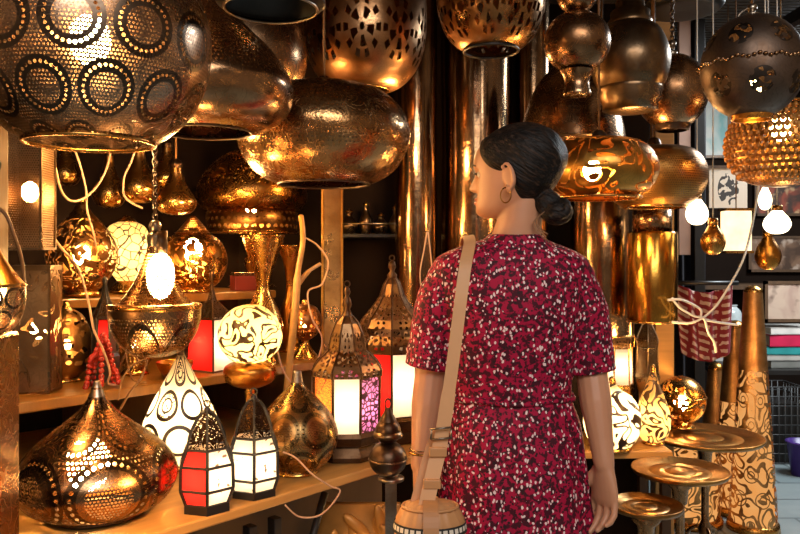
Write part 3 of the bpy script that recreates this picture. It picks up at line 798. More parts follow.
# stacked ball finial on its stand
lamp('metal_stand', 'grey square metal stand at the right bench end', 'stand', 391, 1.96, [
    ('column', [(8, 481), (8, 680)], 'steel', {'smooth': False, 'seg': 4, 'rot': PI/4, 'shade': False}), ('top_plate', [(0, 477), (13, 477), (13, 480), (0, 480)], 'steel', {'smooth': False}), ('foot', [(0, 770), (24, 771), (26, 778.5), (0, 778.5)], 'steel', {'smooth': False}), ('shaft', [(6, 680), (6, 771)], 'steel', {'smooth': False})], seg=24)
lamp('ball_ornament', 'dark stacked ball ornament with a loop on the metal stand', 'ornament', 388, 1.96, [
    ('lower_ball', ell(19, 441, 476.5, 12), 'dark'), ('belt', ringprof(19, 459, 1.0), 'bronze', {'smooth': False}), ('upper_ball', ell(13, 418, 444, 10), 'dark'), ('brim', [(12, 430), (15, 434), (14, 437), (9, 438)], 'bronze'), ('neck', [(3, 408), (4, 412), (7, 417), (9, 421)], 'dark')], seg=32)
g = [o for o in COL.objects if o.name == 'ball_ornament'][0]
MB().torus((0, 0, S(476.5-404, 1.96)), .011, .0022, 18, 6, Matrix.Rotation(PI/2, 3, 'X')@Matrix.Diagonal((.7, 1.2, 1))).build('loop', M['dark'], g)
# carved gilded panel under the bench
m = MB(); c = P(358, 512, 2.16)
for i in range(44):
    a = random.uniform(0, 2*PI); h = random.uniform(-.2, .22)
    p = Vector((random.uniform(-.1, .1), random.uniform(-.03, .03), h))
    R = Matrix.Rotation(random.uniform(-1, 1), 3, 'Y')@Matrix.Rotation(random.uniform(-.5, .5), 3, 'Z')
    m.sphere(p, .05, 8, 6, (.35, .22, 1), R)
m.box((0, .035, 0), (.24, .03, .5)); m.box((0, .03, -.3), (.26, .07, .16))
tag(m.build('carved_panel', plain('carved dull gold', (.55, .26, .06), .4, .35, .6, 14)), 'carved leafy gilded panel standing under the bench end', 'panel').location = (c.x, c.y, .382)

# ================================================================== RIGHT SHELF, LAMPS, TABLES
r = thing('low_shelf', 'low amber wooden shelf with lit lamps behind the round tray tables', 'shelf', (.81, 3.15, 0))
MB().box((0, 0, .565), (.52, .34, .03)).build('top', M['wood'], r, False, .004)
for sx in (-1, 1):
    for sy in (-1, 1): MB().box((sx*.24, sy*.14, .275), (.035, .035, .55)).build('leg', M['wood_dark'], r, False)
M['g48'] = glow('white lit glass with black scrolls', (1, .76, .4), 0, pat_scroll(13, 4.0, .15), (.04, .02, .01), (1, .86, .6), glass=True)
lamp('table_lamp', 'white lit onion lamp with bold black scrolls beside her right hand', 'table lamp', 612, 3.02, [
    ('shade', [(3, 382), (8, 389), (20, 397), (27, 410), (28, 425), (24, 438), (17, 446)], 'g48'), ('cap', [(0, 376), (3, 378), (4, 384)], 'gold'), ('base', [(17, 445), (19, 447), (19, 448.7), (0, 448.7)], 'gold', {'smooth': False})], bulb=(414, .04, 'bulb_m')) 
M['g49'] = glow('amber lit teardrop with dark veins', (1, .5, .12), 0, pat_scroll(17, 5.0, .2), (.08, .035, .01), (1, .7, .3), glass=True)
lamp('table_lamp', 'amber lit teardrop lamp with dark veins left of the pierced globe', 'table lamp', 653, 3.1, [
    ('shade', [(2, 368), (5, 380), (11, 396), (16, 412), (17, 426), (12, 438), (8, 441)], 'g49'), ('cap', [(0, 364), (2, 366), (3, 373)], 'gold'), ('base', [(8, 440), (11, 442), (11, 443.5), (0, 443.5)], 'gold', {'smooth': False})], bulb=(416, .024, 'bulb_m'))
M['p50'] = pierced('amber pierced globe', (.8, .45, .13), pat_scroll(15, 4.0, .13, .04, .45, .9), .24, .12)
lamp('table_lamp', 'round amber globe lamp with a star bright bulb above the highest tray', 'table lamp', 681, 3.42, [
    ('globe', ell(24, 376, 424, 14, .1, PI*.9), 'p50'), ('base', [(8, 421), (12, 424), (13, 427), (0, 427)], 'gold'), ('belt', ringprof(24, 396, .7), 'gold', {'smooth': False})], bulb=(403, .03, 'bulb'))
M['tray'] = metal('engraved tray brass', (.66, .36, .1), .3, .12, 60)
M['tray2'] = metal('brown tray brass', (.5, .28, .1), .3, .12, 60)
for cx, cy, Y, w, h, lab, mt in ((705, 436, 3.3, 56, .0, 'highest and widest round brass tray table in front of the tall openwork lamps', 'tray'),
        (680, 470, 2.8, 47, .0, 'middle round brass tray table with a bright sheen streak', 'tray'), (646, 505, 2.6, 36, .0, 'lowest round brown brass tray table beside her hand', 'tray2')):
    o = P(cx, cy, Y); zt = o.z; R = S(w, Y)
    r = thing('tray_table', lab, 'table', (o.x, o.y, 0), 'nested tray tables')
    MB().lathe([(0, zt-.004), (R*.3, zt-.004), (R*.31, zt-.0055), (R*.33, zt-.0055), (R*.34, zt-.004), (R*.62, zt-.004), (R*.63, zt-.0055), (R*.65, zt-.0055), (R*.66, zt-.004), (R*.9, zt-.003), (R*.97, zt+.006), (R, zt+.006), (R*1.0, zt), (R*.96, zt-.012), (0, zt-.014)], 64).build('tray', M[mt], r)
    MB().lathe([(.0, zt-.012), (.05, zt-.013), (.05, zt-.05), (.03, zt-.07), (.026, zt-.12), (.016, zt-.13), (.016, .2), (.03, .16), (.02, .12), (0, .1)], 20).build('stem', M['copper'], r)
    for k in range(3):
        a = 2*PI*k/3+.5; q = Vector((math.cos(a), math.sin(a), 0))
        MB().tube(catmull([q*.012+Vector((0, 0, .17)), q*.06+Vector((0, 0, .15)), q*(R*.5)+Vector((0, 0, .05)), q*(R*.62)+Vector((0, 0, .008))], 5), .008, 6).build('leg', M['copper'], r)
def tallpat(nt):
    u, v = uv(nt)
    n = noise(nt, 9, 1, .5)
    s = ((n*7.0).fract()-.5).abs().lt(.3)
    x, y = cell(u, v, 6); d = hyp(x, y)
    rg = ((d*6.0).fract().gt(.72))*d.lt(.42)
    return s*(rg.inv()*.999)*.95*v.gt(.55), None
M['tall'] = pierced('openwork gilded tall shade', (.86, .5, .2), tallpat, .42, .14)
M['tallin'] = glow('glowing inner amber liner', (1, .34, .06), .85, None, col2=(1, .52, .18))
for cx, y0, Y, wb, lab in ((753, 286, 3.75, 23, 'tallest openwork gilded floor lamp at the right of three'), (735, 321, 4.0, 22, 'middle height openwork gilded floor lamp of three'), (716, 363, 4.25, 19, 'shortest openwork gilded floor lamp at the left of three')):
    yb = HZ+CZ*F/Y; H = yb-y0
    lamp('floor_lamp', lab, 'floor lamp', cx, Y, [
        ('shade', [(wb*.38, y0+4), (wb*.44, y0+H*.12), (wb*.6, y0+H*.35), (wb*.8, y0+H*.65), (wb*.95, y0+H*.88), (wb, yb-7)], 'tall'),
        ('liner', [(wb*.3, y0+8), (wb*.5, y0+H*.38), (wb*.72, y0+H*.66), (wb*.88, yb-8)], 'tallin'),
        ('top_cap', [(0, y0-1), (wb*.2, y0), (wb*.36, y0+3), (wb*.4, y0+6)], 'gold'),
        ('base', [(wb*.9, yb-8), (wb*1.06, yb-7), (wb*1.1, yb), (0, yb)], 'gold', {'smooth': False})], group='tall openwork floor lamps', seg=40)

M['drum'] = pierced('openwork drum metal', (.8, .48, .18), lambda nt: (((noise(nt, 13, 1, .6)*6.0).fract()-.5).abs().lt(.3), None), .4, .14)
lamp('floor_lamp', 'squat openwork drum lamp standing on the floor behind the middle tray table', 'floor lamp', 690, 3.85, [
    ('shade', [(24, 441), (28, 445), (30, 470), (30, 505), (28, 517)], 'drum'), ('liner', [(22, 446), (26, 470), (26, 505), (24, 515)], 'tallin'), ('top_cap', [(0, 437), (10, 438), (24, 441)], 'gold'), ('base', [(28, 516), (31, 517), (31, 521.4), (0, 521.4)], 'gold', {'smooth': False})], seg=40)

# ================================================================== CLUTTER ON THE LEFT SHELVES
o = B(.10, .60, .98)
m = MB()
for k in range(5):
    pts = []
    for i in range(15):
        t = i/14; a = k*1.25
        pts.append(Vector((.045*math.cos(a)*(t**.6), .04*math.sin(a)*(t**.6), .135-.125*t+.012*math.sin(t*9+k))))
    for p in pts: m.sphere(p, .0085, 8, 6)
o1 = m.build('bead_strand', plain('red glass beads', (.35, .02, .012), .15, 0, .3, 20)); o1.location = B(.17, .55, .9795)
tag(o1, 'bundle of dark red bead strands heaped beside the slim spire lantern', 'beads')
M['urn'] = pierced('dim pierced urn', (.42, .25, .1), pat_floral(7, .05, .5, 7, 5), .32, .2)
lamp('table_lamp', 'dim pierced urn lamp on the lower riser left of the chain lamp bowl', 'table lamp', 135, 2.36, [
    ('shade', [(9, 322), (17, 330), (20, 344), (16, 360), (9, 369)], 'urn'), ('foot', [(9, 368), (13, 371), (14, 374), (0, 374)], 'gold', {'smooth': False}), ('cap', [(0, 315), (4, 317), (9, 323)], 'gold')], bulb=(345, .012, 'bulb_s'), seg=40)
r = thing('small_box', 'small dark red box with pale edges on the upper riser below the dome lamp', 'box', P(243, 291, 2.62)); r.location.z = 1.2175; r.location = B(.87, .84, 1.2175)
MB().box((0, 0, .028), (.085, .06, .056), BA-.3).build('body', plain('dark red lacquer', (.16, .02, .015), .3), r, False, .003)
MB().box((0, 0, .062), (.092, .066, .012), BA-.3).build('lid', M['copper'], r, False, .002)
for lab, t, i, z, R, H, mt in (('shallow golden brass bowl at the left end of the lower riser', -.14, .56, .9795, .075, .035, 'gold'), ('small brass bowl on the lower riser beneath the chain lamp', .40, .55, .9795, .055, .045, 'amber')):
    r = tag(MB().lathe(catmull([(0, 0), (R*.5, .001), (R*.55, .006), (R*.8, H*.45), (R, H), (R*.97, H+.002), (R*.75, H*.5), (0, .012)], 5), 32).build('brass_bowl', M[mt]), lab, 'bowl'); r.location = B(t, i, z)
r = thing('wall_rack', 'dark iron rack on the shadowed back wall behind the square brass post', 'rack', (P(372, 0, 3.24).x, 3.24, P(0, 236, 3.24).z))
MB().box((0, 0, 0), (.42, .15, .014)).build('board', M['black'], r, False)
MB().tube([(-.2, -.07, .05), (.2, -.07, .05)], .004, 6).build('rail', M['steel'], r)
for s in (-1, 1): MB().box((s*.19, .02, -.04), (.012, .11, .07)).build('bracket', M['black'], r, False)
for k, (px, w, h) in enumerate(((349, 9, 26), (366, 7, 34), (381, 8, 22), (395, 6, 30))):
    lab = ('squat dim brass pot at the left end of the dark rack', 'tall dim brass ewer second on the dark rack', 'short dim brass pot third on the dark rack', 'slim dim brass ewer at the right end of the dark rack')[k]
    r = thing('brass_pot', lab, 'pot', (P(px, 0, 3.24).x, 3.24, P(0, 236, 3.24).z+.0075), 'brass pots on the dark rack')
    W_, H_ = S(w, 3.24), S(h, 3.24)
    MB().lathe(catmull([(0, 0), (W_*.6, 0), (W_, H_*.25), (W_*.9, H_*.45), (W_*.35, H_*.7), (W_*.45, H_*.85)], 5), 24).build('body', M['bronze'], r)
    MB().lathe([(W_*.45, H_*.84), (W_*.5, H_*.87), (W_*.1, H_*.96), (0, H_)], 16).build('lid', M['gold'], r)

# ================================================================== ALLEY STALL ON THE RIGHT
# bulbs on cords (alley ceiling 2.74)
def bulb_pendant(label, cx, y0, y1, w, Y, mat, group):
    o = P(cx, y1, Y); r = thing('light_bulb', label, 'light bulb', o, group)
    H = S(y1-y0, Y); W = S(w, Y)
    MB().lathe(catmull([(0, 0), (W*.4, H*.02), (W*.76, H*.11), (W*.97, H*.27), (W*.98, H*.4), (W*.82, H*.56), (W*.55, H*.7), (W*.38, H*.8)], 5), 24).build('glass', M[mat], r)
    MB().lathe([(W*.36, H*.78), (W*.4, H*.82), (W*.4, H*.98), (W*.2, H), (0, H)], 16).build('socket', M['gold'], r)
    top = 2.445 if o.x < 1.14 else 2.77
    MB().tube([(0, 0, H), (0, 0, top-o.z)], .0025, 5).build('cord', M['cable_w'], r)
    return r
bulb_pendant('lit clear bulb hanging next to the flattened plain brass pendant', 697, 193, 225, 11, 2.66, 'bulb_w', 'hanging bulbs')
bulb_pendant('unlit gold pear bulb hanging right of the lit clear bulb', 713, 218, 255, 12, 2.6, 'gold', 'hanging bulbs')
bulb_pendant('largest lit round bulb hanging under the bead basket', 777, 205, 234, 13, 2.7, 'bulb_w', 'hanging bulbs')
bulb_pendant('small flame shaped lit bulb just left of the largest bulb', 765, 182, 210, 6.5, 2.75, 'bulb_w', 'hanging bulbs')
bulb_pendant('dim amber pear bulb hanging lowest, below the largest lit bulb', 768, 229, 270, 12.5, 2.85, 'amber', 'hanging bulbs')
# lit box lantern with drawing above
o = P(736, 252, 3.7); r = thing('box_lantern', 'glowing square paper lantern hanging in the alley beside the bulbs', 'lantern', o)
d = S(26, 3.7); h = S(42, 3.7)
MB().box((0, 0, h/2), (d, d*.6, h)).build('shade', glow('glowing paper', (1, .6, .25), 2.2, None, col2=(1, .78, .5)), r, False, .01)
m = MB()
for z in (0, h):
    m.box((0, 0, z), (d+.01, d*.6+.01, .012))
m.build('frame', M['gold'], r, False)
MB().tube([(0, 0, h), (0, 0, 2.77-o.z)], .003, 5).build('cord', M['cable_b'], r)
# hanging poster with an ink figure
def ink(nt):
    u, v = uv(nt); n = noise(nt, 26, 2, .6)
    d = hyp((u-.5)*1.5, (v-.5)*1.0)
    return n.gt(.5)*d.lt(.42), None
mp, nt, out = newmat('poster with ink figure')
k, _ = ink(nt); nt.links.new(bsdf(nt, mixcol(nt, k, (.72, .6, .47), (.05, .04, .035)), .6), out.inputs[0])
o = P(728, 208, 4.3); r = thing('poster', 'pale poster with a dark ink drawing above the glowing lantern', 'poster', o)
MB().box((0, 0, S(20, 4.3)), (S(38, 4.3), .008, S(40, 4.3))).build('sheet', mp, r, False)
MB().box((0, -.002, S(41, 4.3)), (S(40, 4.3), .016, .016)).build('rail', M['wood_dark'], r, False)
MB().tube([(0, 0, S(41, 4.3)), (0, 0, 2.77-o.z)], .003, 5).build('cord', M['cable_b'], r)
def splotch(name, a, b, c, sc, rough=.5):
    m, nt, out = newmat(name); n1 = noise(nt, sc, 3, .5); n2 = noise(nt, sc*1.7, 2)
    cc = mixcol(nt, ((n1-.45)*9).mx(0.0).mn(1.0), a, b); cc = mixcol(nt, ((n2-.57)*9).mx(0.0).mn(1.0), cc, c)
    nt.links.new(bsdf(nt, cc, rough), out.inputs[0]); return m
def picture(label, x0, y0, x1, y1, Y, mat, fr='wood_dark', name='framed_picture', t=.03):
    c = P((x0+x1)/2, y1, Y); r = thing(name, label, 'picture', c)
    w, h = S(x1-x0, Y), S(y1-y0, Y)
    MB().box((0, 0, h/2), (w, t*.5, h)).build('canvas', mat, r, False)
    m = MB(); f = .022
    m.box((0, 0, f/2), (w, t, f)); m.box((0, 0, h-f/2), (w, t, f)); m.box((-w/2+f/2, 0, h/2), (f, t, h)); m.box((w/2-f/2, 0, h/2), (f, t, h))
    m.build('frame', M[fr], r, False)
picture('white and turquoise picture high on the far alley wall', 702, 96, 730, 158, 6.24, splotch('white turquoise paint', (.75, .74, .66), (.25, .5, .48), (.55, .5, .3), 3.2), 'wood_gold')
picture('dark red floral picture on the far wall behind the largest bulb', 754, 174, 806, 216, 6.24, splotch('dark red flowers', (.06, .03, .02), (.3, .06, .03), (.5, .3, .15), 7))
picture('brown cloudy picture on the far wall below the floral one', 748, 236, 804, 272, 6.24, splotch('brown flowers', (.07, .035, .02), (.22, .12, .07), (.45, .33, .25), 6))
picture('beige framed picture leaning above the books', 764, 281, 808, 322, 5.3, splotch('beige print', (.5, .36, .27), (.4, .26, .2), (.12, .07, .05), 5), 'wood_dark')
# far shelf carrying pictures and jars
r = thing('wall_shelf', 'dark wooden wall shelf behind the hanging bulbs', 'shelf', (3.0, 6.1, 1.1))
MB().box((0, 0, 0), (2.4, .3, .04)).build('board', M['wood_dark'], r, False)
for x in (-1, 0, 1): MB().box((x, .02, -.1), (.04, .24, .16)).build('bracket', M['wood_dark'], r, False)
# book table
tY = 5.45
r = thing('book_table', 'black table carrying stacked books at the right edge', 'table', (P(762, 0, tY).x, tY, 0))
zt = .56
MB().box((.08, 0, zt-.015), (1.0, .5, .03)).build('top', M['black'], r, False)
for sx in (-.38, .54):
    for sy in (-.22, .22): MB().box((sx, sy, (zt-.03)/2), (.03, .03, zt-.03)).build('leg', M['black'], r, False)
bx = P(775, 0, tY).x
cols = [('grey spined book at the bottom of the right stack', (.22, .22, .2), .05), ('pale paper bound book second from the bottom of the right stack', (.5, .47, .42), .04), ('teal book under the crimson book', (.03, .3, .3), .055),
        ('crimson book under the white topmost book', (.62, .02, .08), .085), ('white book on top of the right stack', (.75, .7, .64), .05)]
z = zt
for i, (lab, c, h) in enumerate(cols):
    r = thing('book', lab, 'book', (bx+.07+random.uniform(-.02, .02), tY+.0, z+.0005), 'books in the right stack', random.uniform(-.12, .12))
    w = .38; d = .3
    m = MB(); m.box((0, 0, .004), (w, d, .006)); m.box((0, 0, h-.004), (w, d, .006)); m.box((0, -d/2+.003, h/2), (w, .006, h-.002)); m.build('cover', plain('book cover %d' % i, c, .4), r, False)
    MB().box((0, .005, h/2), (w-.02, d-.02, h-.014)).build('pages', plain('paper %d' % i, (.6, .52, .4), .7), r, False)
    z += h+.001
z = zt; bx2 = P(742, 0, tY).x-.09
for i, (lab, c) in enumerate((('dark grey book at the bottom of the left stack', (.1, .1, .1)), ('light grey book second in the left stack', (.5, .48, .45)), ('black book third in the left stack', (.03, .03, .03)), ('silver grey book fourth in the left stack', (.45, .44, .42)), ('dark blue grey book fifth in the left stack', (.1, .13, .15)), ('pale book topmost of the left stack', (.62, .58, .53)))):
    h = .042
    r = thing('book', lab, 'book', (bx2+random.uniform(-.02, .02), tY+.02, z+.0005), 'books in the left stack', random.uniform(-.1, .1))
    m = MB(); m.box((0, 0, .003), (.3, .26, .005)); m.box((0, 0, h-.003), (.3, .26, .005)); m.box((0, -.128, h/2), (.3, .005, h-.002)); m.build('cover', plain('grey cover %d' % i, c, .4), r, False)
    MB().box((0, .005, h/2), (.285, .24, h-.012)).build('pages', plain('pages %d' % i, (.6, .55, .45), .7), r, False)
    z += h+.001
# glass jar with teal knick-knack on left stack
tag(MB().lathe(catmull([(0, 0), (.07, 0), (.085, .04), (.08, .12), (.05, .16), (.055, .175), (.0, .175)], 4), 24).build('glass_jar', plain('smoky white glass', (.5, .55, .55), .1, 0, .6, 12)), 'smoky white jar on the left stack of books', 'jar').location = (bx2, tY, z+.001)
# wire crate under the table
cz = .06; r = thing('wire_crate', 'black wire crate under the book table at the right edge', 'crate', (P(766, 0, 5.02).x, 5.02, 0))
cw, cd, ch = .36, .26, .5
m = MB()
for s in (-1, 1):
    for i in range(10):
        x = -cw/2+cw*i/9; m.tube([(x, s*cd/2, .01), (x, s*cd/2, ch)], .004, 5)
    for i in range(8):
        y = -cd/2+cd*i/7; m.tube([(s*cw/2, y, .01), (s*cw/2, y, ch)], .004, 5)
    for k in range(9):
        z_ = .01+(ch-.01)*k/8
        m.tube([(-cw/2, s*cd/2, z_), (cw/2, s*cd/2, z_)], .004, 5); m.tube([(s*cw/2, -cd/2, z_), (s*cw/2, cd/2, z_)], .004, 5)
m.build('grid', plain('dull black wire', (.06, .06, .06), .5, .5), r)
MB().box((0, 0, .2), (cw-.03, cd-.03, .38)).build('lining', M['black'], r, False)
# white sack and purple bucket at edge
m = MB(); m.sphere((0, 0, .26), .14, 20, 14, (.9, .8, 1.9)); o = m.build('white_sack', plain('white sacking', (.7, .7, .68), .7, 0, .15, 6, .5, .02)); o.location = (P(818, 0, 4.98).x, 4.98, .006)
tag(o, 'white sack standing at the right edge beside the crate', 'sack')
r = thing('plastic_bucket', 'deep purple bucket cut by the right edge in front of the sack', 'bucket', (P(802, 0, 4.66).x, 4.66, .0005))
MB().lathe([(0, 0), (.06, 0), (.085, .2), (.09, .2), (.09, .21), (.08, .21), (.058, .01)], 28).build('body', plain('purple plastic', (.05, .02, .16), .35), r)
MB().torus((0, 0, .205), .09, .005, 28, 6).build('rim', plain('purple rim', (.08, .03, .22), .35), r)
# textiles
def cloth(name, label, cx, w, y0, y1, Y, mat, folds, amp, drape=None):
    c = P(cx, y1, Y); H = S(y1-y0, Y); W = S(w, Y); nx, nz = 60, 30; m = MB(); vs = []; us = []
    for side in (0, 1):
        for j in range(nz+1):
            for i in range(nx+1):
                u = i/nx; v = j/nz
                y = amp*math.sin(u*folds*2*PI+v*1.5)+amp*.4*math.sin(u*folds*5+v*3)+side*.006
                sag = drape*(1-(2*u-1)**2)*(1-v*.15) if drape else 0
                vs.append(((u-.5)*W*(1-.12*(1-v)), y, v*H-sag))
    n = (nx+1)*(nz+1); fs = []; uu = []
    for side in (0, 1):
        for j in range(nz):
            for i in range(nx):
                a = side*n+j*(nx+1)+i
                fs.append((a, a+1, a+nx+2, a+nx+1)); uu.append([(i/nx, j/nz), ((i+1)/nx, j/nz), ((i+1)/nx, (j+1)/nz), (i/nx, (j+1)/nz)])
    for j in range(nz):
        for i in (0, nx):
            a = j*(nx+1)+i; fs.append((a, a+nx+1, a+nx+1+n, a+n)); uu.append([(0, 0)]*4)
    for i in range(nx):
        for j in (0, nz):
            a = j*(nx+1)+i; fs.append((a, a+1, a+1+n, a+n)); uu.append([(0, 0)]*4)
    m.add(vs, fs, uu); o = m.build(name, mat); o.location = c
    return tag(o, label, 'cloth')
blk = plain('black cloth', (.012, .01, .014), .8, 0, .4, 8)
cloth('hanging_cloth', 'black cloth hanging in folds from roof to floor beside the iron post', 690, 34, 60, 445, 4.75, blk, 3, .02)
mk, nt, out = newmat('red and cream ikat')
u, v = uv(nt); n = noise(nt, 30, 2)
st = ((v*9.0+u*2.0+n*.5).fract().gt(.55))*((u*5.0+n*.6).fract().gt(.3))
nt.links.new(bsdf(nt, mixcol(nt, st, (.2, .012, .02), (.5, .36, .3)), .8), out.inputs[0])
cloth('patterned_scarf', 'dark red scarf with cream ikat stripes draped below the black cloth', 706, 56, 284, 352, 3.9, mk, 3, .022, .05)
r_ = tag(MB().tube([P(676, 283, 3.9), P(738, 283, 3.9)], .012, 8).build('iron_rail', M['black']), 'short iron rail carrying the dark red ikat scarf', 'rail')

# ================================================================== CABLES
def cable(label, pts, r=.0032, mat='cable', group='loose cables', name='cable'):
    return tag(MB().tube(catmull([P(*p) for p in pts], 8), r, 6).build(name, M[mat]), label, 'cable', group)
cable('pale cable looping in a deep curve left of the gold pears', [(48, 132, 1.95), (56, 170, 2.0), (62, 192, 2.05), (72, 201, 2.1), (86, 197, 2.15), (100, 182, 2.2), (109, 160, 2.25), (112, 130, 2.3)])
cable('pale cable dropping straight past the leftmost gourd', [(74, 148, 2.15), (80, 165, 2.15), (86, 190, 2.15), (87, 210, 2.15), (92, 228, 2.15), (96, 246, 2.18)])
cable('pale cable hugging the gold pear left of the chain', [(137, 146, 2.3), (131, 162, 2.3), (124, 178, 2.3), (124, 195, 2.32), (132, 203, 2.35), (142, 208, 2.4)])
cable('pale cable beside the punched column lamp dropping to the spire lantern', [(48, 205, 2.0), (52, 232, 2.0), (60, 246, 2.02), (78, 268, 2.05), (88, 300, 2.06), (94, 330, 2.06), (104, 352, 2.08), (110, 372, 2.1), (108, 383, 2.12), (116, 385, 2.13)])
cable('brown cable arching down the far left edge', [(-6, 205, 1.4), (6, 215, 1.4), (14, 235, 1.4), (22, 262, 1.42), (24, 300, 1.44), (18, 325, 1.45)], .0035, 'cable_b')
cable('brown cable curling behind the biggest onion lamp', [(118, 400, 2.05), (122, 380, 2.05), (132, 366, 2.05), (146, 360, 2.05), (142, 376, 2.03), (130, 392, 2.03), (120, 410, 2.04)], .003, 'cable_b')
cable('thin pale cable drooping over the bench edge below the octagonal lantern', [(283, 452, 1.93), (296, 458, 1.925), (312, 474, 1.9), (330, 486, 1.92), (340, 492, 1.93), (322, 514, 1.88), (300, 517, 1.86), (285, 505, 1.84)], .0022)
cable('brown cable tangled over the lower riser beside the chain lamp bowl', [(118, 372, 2.2), (128, 352, 2.15), (142, 362, 2.1), (150, 345, 2.1), (138, 330, 2.12), (126, 345, 2.14), (132, 378, 2.16), (146, 383, 2.2)], .003, 'cable_b')
cable('pale cable looping behind the bent golden rod', [(306, 238, 2.56), (318, 246, 2.58), (328, 262, 2.6), (322, 284, 2.6), (308, 292, 2.58), (312, 318, 2.58), (322, 338, 2.6), (318, 360, 2.62)], .003)
cable('amber cable sagging between the painted egg lamp and the octagonal lantern', [(268, 318, 2.45), (276, 345, 2.42), (284, 372, 2.4), (300, 392, 2.42), (316, 396, 2.45), (326, 376, 2.5)], .003)
for i, (lab, pts) in enumerate((('white cable running from the brass cylinder into the knot at the alley corner', [(668, 300, 2.62), (682, 300, 2.64), (700, 309, 2.66), (702, 318, 2.66), (716, 322, 2.7), (738, 325, 2.8)]),
        ('white cable rising from the knot to the alley roof', [(672, 322, 2.64), (690, 323, 2.65), (704, 317, 2.66), (716, 306, 2.68), (728, 288, 2.72), (742, 262, 2.8), (750, 235, 2.9), (758, 190, 3.0), (764, 120, 3.1)]),
        ('white cable falling from the knot towards the floor lamps', [(672, 298, 2.63), (680, 308, 2.64), (694, 316, 2.65), (704, 319, 2.66), (708, 332, 2.66), (714, 342, 2.7), (716, 352, 2.75)]))):
    cable(lab, pts, .0042, 'cable_w', 'knotted white cables')
cable('thin pale cable hanging straight before the tubes beside her head', [(427, 232, 2.55), (424, 250, 2.52), (420, 275, 2.5), (424, 298, 2.5), (431, 300, 2.5), (432, 270, 2.52), (428, 232, 2.55)], .0022)

# ================================================================== WOMAN
def interp(tab, x):
    if x <= tab[0][0]: return tab[0][1:]
    if x >= tab[-1][0]: return tab[-1][1:]
    for i in range(len(tab)-1):
        if tab[i][0] <= x <= tab[i+1][0]:
            t = (x-tab[i][0])/(tab[i+1][0]-tab[i][0])
            a, b = tab[i][1:], tab[i+1][1:]
            p = tab[max(i-1, 0)][1:]; q = tab[min(i+2, len(tab)-1)][1:]
            h = tab[i+1][0]-tab[i][0]
            out = []
            for k in range(len(a)):
                m0 = (b[k]-p[k])/max(tab[i+1][0]-tab[max(i-1, 0)][0], 1e-9)*h
                m1 = (q[k]-a[k])/max(tab[min(i+2, len(tab)-1)][0]-tab[i][0], 1e-9)*h
                t2, t3 = t*t, t*t*t
                out.append((2*t3-3*t2+1)*a[k]+(t3-2*t2+t)*m0+(-2*t3+3*t2)*b[k]+(t3-t2)*m1)
            return tuple(out)
def sgn_pow(c, p): return math.copysign(abs(c)**p, c)
WX, WY = .262, 1.80
woman = thing('person', 'woman seen from behind in a red flecked dress, hair in a low bun, looking left', 'person', (WX, WY, 0))
def W(x, y, z): return Vector((x-WX, y-WY, z))

# ---- head
ALPHA = math.radians(26)
Fd = Vector((-math.cos(ALPHA), math.sin(ALPHA), 0)); Sd = Vector((-math.sin(ALPHA), -math.cos(ALPHA), 0)); Ud = Vector((0, 0, 1))
HO = W(.272, 1.785, 1.437); HS = 1.12; HH = .95
def HP(f, s, h): return HO+(Fd*f*1.02+Sd*s*.97)*HS+Ud*h*HH
HT = [(0.0, .066, .025, .020), (.008, .078, .005, .030), (.022, .083, -.020, .042), (.04, .081, -.042, .051), (.06, .079, -.056, .058), (.08, .080, -.069, .0635),
      (.11, .081, -.081, .068), (.135, .087, -.088, .0705), (.16, .083, -.089, .0705), (.185, .068, -.083, .066), (.205, .042, -.072, .052), (.218, .012, -.045, .03), (.2245, -.012, -.02, .008)]
def gauss(x, m, s): return math.exp(-((x-m)/s)**2)
def headpt(h, a, off=0.0, face=True):
    ff, fb, w = interp(HT, h)
    c = (ff+fb)/2; L = (ff-fb)/2
    ca, sa = math.cos(a), math.sin(a)
    f = c+(L+off)*sgn_pow(ca, .92); s = (w+off)*sgn_pow(sa, .86)
    if face:
        aa = math.atan2(sa, ca)
        g = gauss(aa, 0, .16)
        n = 0
        if .06 < h < .125: n = .024*(((.125-h)/.05) if h > .075 else max(0, 1-((.075-h)/.013)**2)) if h > .062 else 0
        f += max(0, min(.026, n))*g
        f += (.007*gauss(h, .049, .006)+.0065*gauss(h, .037, .006)-.004*gauss(h, .043, .003))*gauss(aa, 0, .26)
        f += .004*gauss(h, .014, .01)*gauss(aa, 0, .3)
        f -= .009*gauss(h, .108, .012)*(gauss(aa, .42, .2)+gauss(aa, -.42, .2))
        f += .004*gauss(h, .126, .008)*(gauss(aa, .4, .3)+gauss(aa, -.4, .3))
    return f, s
body = MB()
NA = 56
rings = []
hs = [0.0+.2245*(i/70) for i in range(71)]
for h in hs:
    rings.append([HP(*headpt(h, 2*PI*j/NA), h) for j in range(NA)])
body.loft(rings)
# ears
def ear(side):
    c = HP(-.008, .0705*side, .094)
    R = Matrix((Fd, Sd*side, Ud)).transposed()
    tilt = R@Matrix.Rotation(.2, 3, 'Y')@Matrix.Rotation(-.35, 3, 'Z')
    body.sphere(c, .03, 16, 10, (.58, .22, 1.0), tilt)
    pts = []
    for i in range(15):
        t = -2.2+4.6*i/14
        pts.append(c+tilt@Vector((-.016*math.cos(t)*1.0-.001, .008, .029*math.sin(t)+.002)))
    body.tube(pts, .0042, 7)
    body.sphere(c+tilt@Vector((.004, .004, -.029)), .0075, 8, 6)
ear(1); ear(-1)
